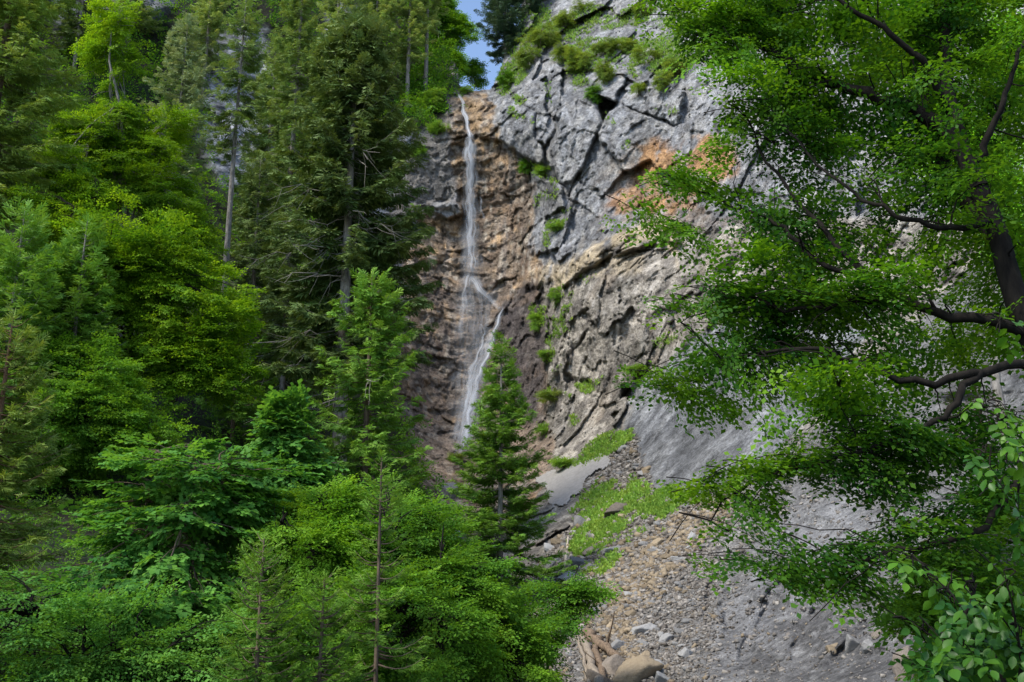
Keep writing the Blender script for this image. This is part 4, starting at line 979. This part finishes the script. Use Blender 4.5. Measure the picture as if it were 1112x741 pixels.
# ------------------------------------------------------------------ water
def mat_water():
    m, nt, nd, lk = new_mat('falling_water')
    out = N(nd, 'ShaderNodeOutputMaterial'); at_ = N(nd, 'ShaderNodeAttribute', attribute_name='flow')
    sx = N(nd, 'ShaderNodeSeparateXYZ'); lk.new(at_.outputs['Vector'], sx.inputs[0])
    cb = N(nd, 'ShaderNodeCombineXYZ'); ms = N(nd, 'ShaderNodeMath', operation='MULTIPLY'); ms.inputs[1].default_value = 4.2
    mv = N(nd, 'ShaderNodeMath', operation='MULTIPLY'); mv.inputs[1].default_value = .22
    lk.new(sx.outputs[0], ms.inputs[0]); lk.new(sx.outputs[1], mv.inputs[0]); lk.new(ms.outputs[0], cb.inputs[0]); lk.new(mv.outputs[0], cb.inputs[1])
    no = N(nd, 'ShaderNodeTexNoise', i_Scale=1.0, i_Detail=5.0, i_Roughness=.6); lk.new(cb.outputs[0], no.inputs['Vector'])
    mr = N(nd, 'ShaderNodeMapRange', i_From_Min=.36, i_From_Max=.68, i_To_Min=.22, i_To_Max=1.25); lk.new(no.outputs['Fac'], mr.inputs['Value'])
    al = N(nd, 'ShaderNodeMath', operation='MULTIPLY'); al.use_clamp = True
    lk.new(mr.outputs[0], al.inputs[0]); lk.new(sx.outputs[2], al.inputs[1])
    df = N(nd, 'ShaderNodeBsdfDiffuse'); df.inputs[0].default_value = (.80, .84, .90, 1)
    tl = N(nd, 'ShaderNodeBsdfTranslucent'); tl.inputs[0].default_value = (.80, .84, .90, 1)
    m1 = N(nd, 'ShaderNodeMixShader'); m1.inputs[0].default_value = .4; lk.new(df.outputs[0], m1.inputs[1]); lk.new(tl.outputs[0], m1.inputs[2])
    tp = N(nd, 'ShaderNodeBsdfTransparent'); m2 = N(nd, 'ShaderNodeMixShader')
    lk.new(al.outputs[0], m2.inputs[0]); lk.new(tp.outputs[0], m2.inputs[1]); lk.new(m1.outputs[0], m2.inputs[2]); lk.new(m2.outputs[0], out.inputs[0])
    return m
M_water = mat_water()
STRANDS = [
 ([(499,103,4,.95),(503,112,5,.95),(505,125,6,.95),(508,140,7,1),(510,153,10,1)], .3),
 ([(510,150,11,1),(511,165,13,.95),(511,190,15,.8),(511,220,17,.62),(511,250,19,.5),(511,280,21,.42),(511,305,24,.32)], .55),
 ([(510,150,5,.8),(511,190,5,.7),(511,230,6,.55),(511,275,7,.5),(512,300,8,.45)], .75),
 ([(511,298,10,.5),(507,312,7,.6),(503,330,6,.5),(501,350,8,.32),(500,380,10,.18)], .3),
 ([(512,300,8,.55),(522,314,8,.55),(532,326,8,.5),(540,333,6,.4),(544,337,4,.5)], .3),
 ([(546,331,3,.8),(544,340,4,.85),(541,352,6,.75),(536,364,9,.62),(528,382,13,.56),(520,402,17,.54),(512,430,19,.58),(507,460,20,.58),(502,480,19,.55),(498,500,18,.45)], .35),
 ([(512,300,34,.16),(517,330,44,.24),(519,360,42,.26),(516,400,40,.3),(510,450,34,.34),(500,495,30,.3)], .5),
 ([(522,214,2.5,.5),(523,225,4,.5),(524,240,4,.25)], .2),
 ([(522,352,3,.3),(528,362,3,.5),(522,378,4,.6),(514,398,5,.65),(508,425,6,.6),(503,455,7,.6)], .45),
 ([(545,336,3,.9),(536,370,4,.9),(524,400,5,.9),(511,440,6,.9),(503,490,6,.8)], .55)]
wv, wf, wfl = [], [], []; base_n = 0
for pts, off in STRANDS:
    q = np.array(pts, float); n = 40; t = np.linspace(0, 1, n); ts = np.linspace(0, 1, len(q))
    px_, py_, w_, o_ = [np.interp(t, ts, q[:, k]) for k in range(4)]
    C0 = np.array([surf(a, b)[0] for a, b in zip(px_, py_)])
    dep = C0[:, 1]
    px_ = px_ + .9 * np.sin(py_ * .35 + base_n) + .7 * np.sin(py_ * .13 + 2)
    w_ = w_ * (1 + .22 * np.sin(py_ * .21 + base_n * .1))
    for _ in range(6): dep = np.minimum(dep, np.convolve(np.pad(dep, 2, 'edge'), np.ones(5) / 5, 'valid')) if _ < 3 else np.convolve(np.pad(dep, 2, 'edge'), np.ones(5) / 5, 'valid')
    ctr = P(px_, py_, dep - off)
    L = np.concatenate([[0], np.cumsum(np.linalg.norm(np.diff(ctr, axis=0), axis=1))]) + base_n * .37
    tg = np.gradient(ctr, axis=0); sd_ = np.cross(tg, [0, 1., 0]); sd_ /= np.linalg.norm(sd_, axis=1)[:, None]
    m = 9; u = np.linspace(-1, 1, m)
    hw = w_ * dep / F * .62
    wob = .12 * np.sin(L * 1.3 + base_n)[:, None]
    V = ctr[:, None] + sd_[:, None] * (u[None, :, None] * hw[:, None, None])
    V[..., 1] -= (1 - u ** 2)[None] * .18
    ends = np.minimum(1, np.minimum(t / .06 + .15, (1 - t) / .10))
    op = .92 * (o_ * ends)[:, None] * ((1 - np.abs(u) ** 1.6) ** 1.3)[None]
    fl = np.stack([np.broadcast_to(u[None] * hw[:, None] + base_n, op.shape), np.broadcast_to(L[:, None], op.shape), op], -1)
    i = np.arange(n - 1)[:, None] * m + np.arange(m - 1)[None]
    wf.append(np.stack([i, i + 1, i + m + 1, i + m], -1).reshape(-1, 4) + base_n); wv.append(V.reshape(-1, 3)); wfl.append(fl.reshape(-1, 3)); base_n += n * m
wo = obj('waterfall', mesh_np('waterfall', np.concatenate(wv), np.concatenate(wf), M_water, uv=np.concatenate(wfl), smooth=True))
tag(wo, 'thin white waterfall dropping down the brown rock face', 'waterfall', kind='structure')

# ------------------------------------------------------------------ stones
def ico(sub):
    import bmesh
    bm = bmesh.new(); bmesh.ops.create_icosphere(bm, subdivisions=sub, radius=1)
    V = np.array([v.co[:] for v in bm.verts]); Fc = np.array([[v.index for v in f.verts] for f in bm.faces]); bm.free()
    return V / np.linalg.norm(V, axis=1)[:, None], Fc
ICO = {k: ico(k) for k in (1, 2, 4)}
def stone(seed, sub, planes=14):
    r = np.random.default_rng(seed); d, Fc = ICO[sub]
    n = r.normal(0, 1, (planes, 3)); n /= np.linalg.norm(n, axis=1)[:, None]; h = r.uniform(.5, 1.0, planes)
    dot = d @ n.T; rad = np.where(dot > .05, h[None] / np.maximum(dot, .05), 9).min(1); rad = np.minimum(rad, 1.5)
    V = d * rad[:, None]
    if sub > 2: V *= (1 + .06 * fbm(V * 3.2, 5, seed) - .03 * np.abs(vnoise(V * 5, seed)))[:, None]
    return V, Fc
def mat_stone(name, c1, c2, sc=6.0):
    m, nt, nd, lk = new_mat(name)
    out = N(nd, 'ShaderNodeOutputMaterial'); bs = N(nd, 'ShaderNodeBsdfPrincipled'); bs.inputs['Roughness'].default_value = .85; bs.inputs['Specular IOR Level'].default_value = .2
    tc = N(nd, 'ShaderNodeTexCoord'); oi = N(nd, 'ShaderNodeObjectInfo'); at_ = N(nd, 'ShaderNodeAttribute', attribute_name='tint')
    n1 = N(nd, 'ShaderNodeTexNoise', i_Scale=sc, i_Detail=6.0, i_Roughness=.7); lk.new(tc.outputs['Object'], n1.inputs['Vector'])
    ad = N(nd, 'ShaderNodeMath', operation='ADD'); ad.inputs[1].default_value = -.5; lk.new(n1.outputs['Fac'], ad.inputs[0])
    ad2 = N(nd, 'ShaderNodeMath', operation='ADD'); ad2.use_clamp = True; lk.new(ad.outputs[0], ad2.inputs[0]); lk.new(at_.outputs['Fac'], ad2.inputs[1])
    cr = N(nd, 'ShaderNodeMix', data_type='RGBA'); cr.inputs[6].default_value = (*c1, 1); cr.inputs[7].default_value = (*c2, 1)
    lk.new(ad2.outputs[0], cr.inputs[0])
    mr = N(nd, 'ShaderNodeMapRange', i_To_Min=.7, i_To_Max=1.3); lk.new(oi.outputs['Random'], mr.inputs['Value'])
    sm = N(nd, 'ShaderNodeVectorMath', operation='SCALE'); lk.new(cr.outputs[2], sm.inputs[0]); lk.new(mr.outputs[0], sm.inputs['Scale'])
    lk.new(sm.outputs[0], bs.inputs['Base Color'])
    bp = N(nd, 'ShaderNodeBump', i_Strength=.9, i_Distance=.06); lk.new(n1.outputs['Fac'], bp.inputs['Height']); lk.new(bp.outputs[0], bs.inputs['Normal'])
    lk.new(bs.outputs[0], out.inputs[0]); return m
M_st_grey = mat_stone('stone_grey', (.12, .117, .112), (.33, .32, .305)); M_st_tan = mat_stone('stone_tan', (.17, .13, .085), (.42, .335, .225)); M_st_dark = mat_stone('stone_brown', (.10, .085, .07), (.28, .235, .19))
M_st_pale = mat_stone('stone_pale', (.21, .205, .195), (.40, .39, .37)); M_gravel = mat_stone('gravel_mixed', (.14, .12, .10), (.45, .41, .36), 9.0)

BOULD = [(648,664,9,7,M_st_grey,'grey boulder in the rubble just below the beech spray'),(686,668,8,5,M_st_tan,'tan block half way down the rubble band'),(664,680,8,5,M_st_tan,'tan stone just above the fallen logs'),(724,694,7,5,M_st_grey,'small grey block on the gravel right of the long pale stone'),(690,756,16,10,M_st_dark,'brown boulder cut by the bottom edge under the tan one'),(720,738,9,6,M_st_pale,'pale block at the bottom edge right of the tan boulder'),(606,590,7,5,M_st_tan,'tan stone between the fir and the grass'),(640,600,8,5,M_st_dark,'brown stone lying at the lower left of the grass'), # px, py, half width px, half height px, depth squash, material, label
 (751,586,6,5,M_st_pale,'squarish pale grey boulder beside the tan rubble on the scree'),(683,647,7,4,M_st_pale,'small pale flat stone in the middle of the rubble'),(699,684,11,6,M_st_pale,'long pale flat stone above the dark boulders'),(744,711,8,6,M_st_pale,'pale rounded stone alone on the gravel near the bottom'),
 (668,724,17,15,M_st_dark,'big dark brown boulder jammed beside the logs'),(694,732,22,15,M_st_tan,'big tan boulder at the bottom edge next to the dark one'),(634,653,12,9,M_st_grey,'grey boulder under the overhanging beech spray'),(628,612,9,8,M_st_grey,'grey boulder beside the bleached upright stick'),
 (612,603,7,7,M_st_dark,'dark boulder behind the bleached upright stick'),(600,612,10,6,M_st_grey,'flat grey boulder left of the bleached stick'),(671,556,18,6,M_st_dark,'long brownish ledge stone lying in the grass'),(629,570,9,9,M_st_grey,'leaning grey stone at the left of the grass'),
 (666,598,10,5,M_st_grey,'pale grey stone at the lower end of the grass'),(670,702,10,6,M_st_grey,'grey stone right of the fallen log'),(702,712,8,6,M_st_tan,'tan stone above the big tan boulder'),(712,723,10,6,M_st_grey,'grey slab stone right of the tan boulder'),
 (655,741,14,8,M_st_dark,'brown stone half buried at the bottom edge'),(928,700,10,8,M_st_grey,'rough grey boulder on the dark marl at lower right'),(943,702,6,7,M_st_grey,'smaller grey boulder touching the rough one on the marl'),(952,690,6,6,M_st_dark,'dark lump above the pair of boulders on the marl'),
 (958,676,5,5,M_st_grey,'small grey lump uppermost in the row on the marl'),(902,706,4,5,M_st_tan,'small orange stone alone on the marl'),(987,727,10,24,M_st_dark,'tilted rock slab beside the sapling at the bottom edge'),(640,618,9,5,M_st_grey,'flat grey stone below the bleached stick'),
 (702,598,6,4,M_st_tan,'tan stone at the head of the rubble band'),(715,590,7,5,M_st_tan,'larger tan stone at the top of the rubble band'),(738,608,7,4,M_st_grey,'grey stone right of the rubble band'),(640,702,7,5,M_st_grey,'grey stone against the fallen logs'),
 (488,535,9,12,M_st_pale,'pale wet boulder at the foot of the fall left of the fir'),(497,585,8,9,M_st_pale,'pale boulder in the stream bed left of the fir'),(487,572,6,6,M_st_grey,'grey boulder in the stream bed behind leaves'),(596,596,8,5,M_st_pale,'pale stone just right of the fir'),
 (690,418,5,4,M_st_grey,'small block under the edge of the smooth rock'),(617,628,12,6,M_st_pale,'broad pale stone right of the fir base')]
SH = {s: [stone(s * 50 + k, s, 11 + k // 2) for k in range(10)] for s in (1, 2, 4)}
def put_stone(px, py, hw, hh, mat, lab, group, k, sub=4, cat='boulder', name='boulder'):
    p, n = surf(px, py + hh * .3); Dk = p[1]; s = Dk / F * 1.03
    V, Fc = SH[sub][k % 10]
    r = np.random.default_rng(900 + k)
    a = r.uniform(-.3, .3); R = np.array([[math.cos(a), 0, math.sin(a)], [0, 1, 0], [-math.sin(a), 0, math.cos(a)]])
    V2 = (V * np.array([hw, (hw + hh) * .5, hh]) * s * 1.12) @ R.T
    o = obj(name, mesh_np(name, V2, Fc, mat, tint=np.full(len(V2), .5), smooth=False))
    o.location = Vector(p.tolist()) + Vector((0, 0, .32 * hh * s)); tag(o, lab, cat, group); return o
for k, (px, py, hw, hh, mt, lab) in enumerate(BOULD):
    put_stone(px, py, hw, hh, mt, lab, 'boulders in the ravine', k)

# loose stones of the rubble: the larger as individuals, the rest as gravel
vidx = np.where((z_scree > .6) & (X > 560) & (X < 1010) & (Y > 470) & (Y < 760))[0]
wgt = (.25 + 1.5 * rust[vidx] + .9 * (X[vidx] < 700) + .5 * (X[vidx] < 780)) * (1 - .75 * marl[vidx]) * (1 - .6 * gw[vidx]) * (1 - z_slick[vidx])
wgt = wgt * (1 - sstep(.5, 1., slab_m[vidx])) * (1 - .9 * poly_w(X[vidx], Y[vidx], [(624,684),(650,684),(684,712),(690,760),(620,760)], 3)) * (1 - .7 * gw[vidx])
wgt = np.clip(wgt, .03, None); wgt /= wgt.sum()
mats3 = {0: M_st_grey, 1: M_st_tan, 2: M_st_pale}
labs3 = {0: ('grey angular stones lying loose on the scree', 'loose grey stones'), 1: ('rusty tan angular stones lying loose in the rubble band', 'loose tan stones'), 2: ('pale angular stones lying loose on the gravel', 'loose pale stones')}
proto = {}
for c in range(3):
    for k in range(8):
        V, Fc = SH[2][k]; proto[c, k] = mesh_np('loose_stone', V, Fc, mats3[c], tint=np.full(len(V), .45))
pick = rng.choice(vidx, 240, p=wgt)
for i in pick:
    p = TP[i]; s = rng.uniform(2.6, 6.0) * Dn[i] / F
    c = int(rng.choice(3, p=[.25, .55, .2])) if rust[i] > .4 else int(rng.choice(3, p=[.5, .15, .35]))
    o = obj('loose_stone', proto[c, int(rng.integers(8))]); o.location = (float(p[0]), float(p[1]), float(p[2] + s * .15))
    o.scale = (s * rng.uniform(.8, 1.4), s * rng.uniform(.8, 1.2), s * rng.uniform(.5, .85)); o.rotation_euler = (rng.uniform(-.4, .4), rng.uniform(-.4, .4), rng.uniform(0, 6.3))
    tag(o, labs3[c][0].replace('stones', 'stone'), 'stone', labs3[c][1])
r = rng
def chip(seed):
    q = np.random.default_rng(seed)
    V = np.array([[x, y, z] for z in (-1, 1) for y in (-1, 1) for x in (-1, 1)], float) * .72
    V[4:, :2] *= q.uniform(.35, 1.0, (1, 2)); V += q.normal(0, .22, (8, 3)); V *= q.uniform(.6, 1.35, 3)
    return V, np.array([[0, 2, 3, 1], [4, 5, 7, 6], [0, 1, 5, 4], [2, 6, 7, 3], [0, 4, 6, 2], [1, 3, 7, 5]]), np.zeros(8)
SM = [chip(700 + k) for k in range(24)]
def strew(name, mat, count, w, smul, tmean):
    gb = Bag(); w = w / w.sum(); pk = r.choice(vidx, count, p=w)
    sz = (r.pareto(1.9, count) * .8 + .5).clip(.4, 4.0) * Dn[pk] / F * smul
    for k in range(24):
        m = np.arange(count) % 24 == k; ii = pk[m]; q = len(ii)
        R = frames(r.normal(0, 1, (q, 3)) * [1, 1, .45], np.tile([0., 0., 1.], (q, 1)) + r.normal(0, .35, (q, 3))) * np.array([1.25, .9, .65])[None, None, :]
        pp = TP[ii] + np.stack([r.normal(0, .03, q), r.normal(0, .03, q), sz[m] * .22], 1)
        stamp(gb, SM[k], pp, R, sz[m], np.clip(tmean + .3 * r.normal(0, 1, q), 0, 1))
    o = obj(name, gb.mesh(name, mat)); o['kind'] = 'stuff'
w_grey = np.clip(wgt / wgt.max(), .03, 1)
strew('gravel', M_gravel, 60000, w_grey, .78, .40)
strew('rubble', mat_stone('rubble_tan', (.20, .15, .095), (.44, .35, .235)), 6500, w_grey * (.12 + rust[vidx]), 1.2, .5)

# ------------------------------------------------------------------ grass and herbs
vg = np.where((gw > .28) & (X > 430) & (X < 780) & (Y > -20) & (Y < 660))[0]
pg = gw[vg] ** 1.5; pg /= pg.sum(); NT = 17000
ii = r.choice(vg, NT, p=pg); gz = Bag()
blV, blF, blT = [], [], []
def tuft(seed):
    q = np.random.default_rng(seed); V = []; Fc = []; T = []
    for k in range(5):
        a = q.uniform(0, 6.3); d = np.array([math.cos(a), math.sin(a), 0]); s = np.array([-d[1], d[0], 0]); w = q.uniform(.08, .2); h = q.uniform(.5, 1.1); ln_ = q.uniform(.2, .7); b = len(V)
        V += [d * .05 - s * w * .5, d * .05 + s * w * .5, d * ln_ * .45 + s * w * .5 + [0, 0, h * .75], d * ln_ + [0, 0, h * .8]]
        Fc.append([b, b + 1, b + 2, b + 3]); T += [q.normal(0, .1)] * 2 + [.12, .2]
    return np.array(V), np.array(Fc), np.array(T)
TU = [tuft(k) for k in range(8)]
for k in range(8):
    m = np.arange(NT) % 8 == k; q = m.sum()
    a = r.uniform(0, 6.3, q); R = np.zeros((q, 3, 3)); R[:, 0, 0] = np.cos(a); R[:, 0, 1] = -np.sin(a); R[:, 1, 0] = np.sin(a); R[:, 1, 1] = np.cos(a); R[:, 2, 2] = 1
    pp = TP[ii[m]] + np.stack([r.normal(0, .06, q), r.normal(0, .06, q) - .05, np.zeros(q)], 1)
    stamp(gz, TU[k], pp, R, r.uniform(.12, .34, q) * (Dn[ii[m]] / 70) ** .5, .45 + .3 * fbm(pp * .4, 2, 3) + r.normal(0, .12, q))
o = obj('grass', gz.mesh('grass', mat_leaf('grass_blades', (.055, .11, .02), (.20, .34, .06), .35))); o['kind'] = 'stuff'

# undergrowth on the wooded slope
vu = np.where((z_hill > .6) & (rocky_hill < .3) & (X > -60) & (X < 620) & (Y > -60) & (Y < 800))[0]
NU = 21000; iu = r.choice(vu, NU); ug = Bag()
for k in range(5):
    q = iu[k::5]; n_ = len(q); dirs = r.normal(0, 1, (n_, 3)) + [0, -.5, .5]
    pp = TP[q] + r.normal(0, .5, (n_, 3)) * (Dn[q] / 60)[:, None]
    stamp(ug, LS_FAR[k], pp, frames(dirs, np.tile([.1, .1, 1.], (n_, 1))), r.uniform(.8, 1.9, n_) * (Dn[q] / 60).clip(.35, 1.5), .35 + .5 * fbm(pp * .3, 3, 5) + r.normal(0, .1, n_))
o = obj('undergrowth', ug.mesh('undergrowth', M_beech2)); o['kind'] = 'stuff'

# ------------------------------------------------------------------ pale slab at the cliff foot, logs, bleached stick
sx_, sy_ = np.arange(574, 676, 1.5), np.arange(488, 560, 1.5); SX, SY = np.meshgrid(sx_, sy_); fx, fy = SX.ravel(), SY.ravel()
ds = depth0(fx, fy); b0 = P(fx, fy, ds)
ins = poly_w(fx + 11 * fbm(b0 * .8, 5, 3), fy + 11 * fbm(b0 * .8, 5, 4), SLAB, .01) > .5
edge_d = poly_w(fx, fy, SLAB, 5)
top = P(fx, fy, ds - .02 - .28 * edge_d - .4 * fbm(b0 * .9, 5, 8)); bot = P(fx, fy, ds + .9)
sid = np.arange(len(fx)).reshape(SX.shape); sq = np.stack([sid[:-1, :-1], sid[1:, :-1], sid[1:, 1:], sid[:-1, 1:]], -1).reshape(-1, 4); sq = sq[ins[sq].all(1)]
ed = {}
for f in sq.tolist():
    for a, b in zip(f, f[1:] + f[:1]): ed[a, b] = 1
rim = np.array([[b, a, a + len(fx), b + len(fx)] for (a, b) in ed if (b, a) not in ed])
Vs = np.concatenate([top, bot]); u, inv = np.unique(np.concatenate([sq, rim]), return_inverse=True)
c0 = Vs[u].mean(0)
M_slab = mat_stone('slab_stone', (.17, .16, .15), (.43, .41, .385), 4.0)
o = obj('rock_slab', mesh_np('rock_slab', Vs[u] - c0, inv.reshape(-1, 4), M_slab, tint=np.full(len(u), .5), smooth=True)); o.location = Vector(c0.tolist())
tag(o, 'smooth pale grey tilted slab between grass and the cliff foot', 'rock slab')

def log(pts, r0, r1, mat, lab, seed, name='log', cat='fallen log'):
    q = np.random.default_rng(seed); bag = Bag()
    c = np.array([P(a, b, surf(a, b)[0][1] - off) for a, b, off in pts]); t = np.linspace(0, 1, len(c)); tt = np.linspace(0, 1, 14)
    path = np.stack([np.interp(tt, t, c[:, k]) for k in range(3)], 1); path[1:-1] += q.normal(0, r0 * .25, (12, 3))
    o0 = path.mean(0); tube(bag, path - o0, np.linspace(r0, r1, 14) * q.uniform(.8, 1.2, 14), 7)
    for e, s in ((0, -1), (-1, 1)):
        b = bag.n; ring = bag.V[0][:7] if e == 0 else bag.V[0][-7:]
        bag.add(np.concatenate([ring, [ring.mean(0)]]), [[k, (k + 1) % 7, 7] for k in range(7)])
    for k in range(3):
        i = q.integers(2, 12); tube(bag, bend(path[i] - o0, path[i] - o0 + q.normal(0, 1, 3) * r0 * 4, 0, 4, .01, q), np.linspace(r0 * .3, r0 * .08, 4), 4)
    o = obj(name, bag.mesh(name, mat, True)); o.location = Vector(o0.tolist()); return tag(o, lab, cat)
M_log = mat_bark('log_wood', (.07, .05, .035), (.30, .215, .145), 22.0, .18); M_log2 = mat_bark('log_wood_pale', (.13, .105, .08), (.42, .35, .27), 24.0, .18)
log([(632,690,0.50),(641,712,0.60),(650,748,0.65)], .10, .13, M_log2, 'pale weathered log lying steeply at the bottom of the rubble', 1)
log([(646,702,0.50),(652,722,0.60),(660,750,0.65)], .08, .10, M_log, 'reddish split log beside the pale weathered log', 2)
log([(637,688,0.55),(652,700,0.65),(672,716,0.65)], .16, .10, M_log, 'thick broken brown log lying across the tops of the others', 3)
log([(626,690,0.45),(634,715,0.55),(640,748,0.55)], .05, .06, M_log2, 'thin bleached pole left of the weathered logs', 4)
log([(617,584,0.90),(615,602,0.70),(612,622,0.35)], .05, .07, mat_bark('bleached_wood', (.34, .29, .23), (.58, .51, .42), 14.0, 1.0), 'bleached broken stick standing upright among grey boulders', 5, 'dead_stick', 'dead stick')
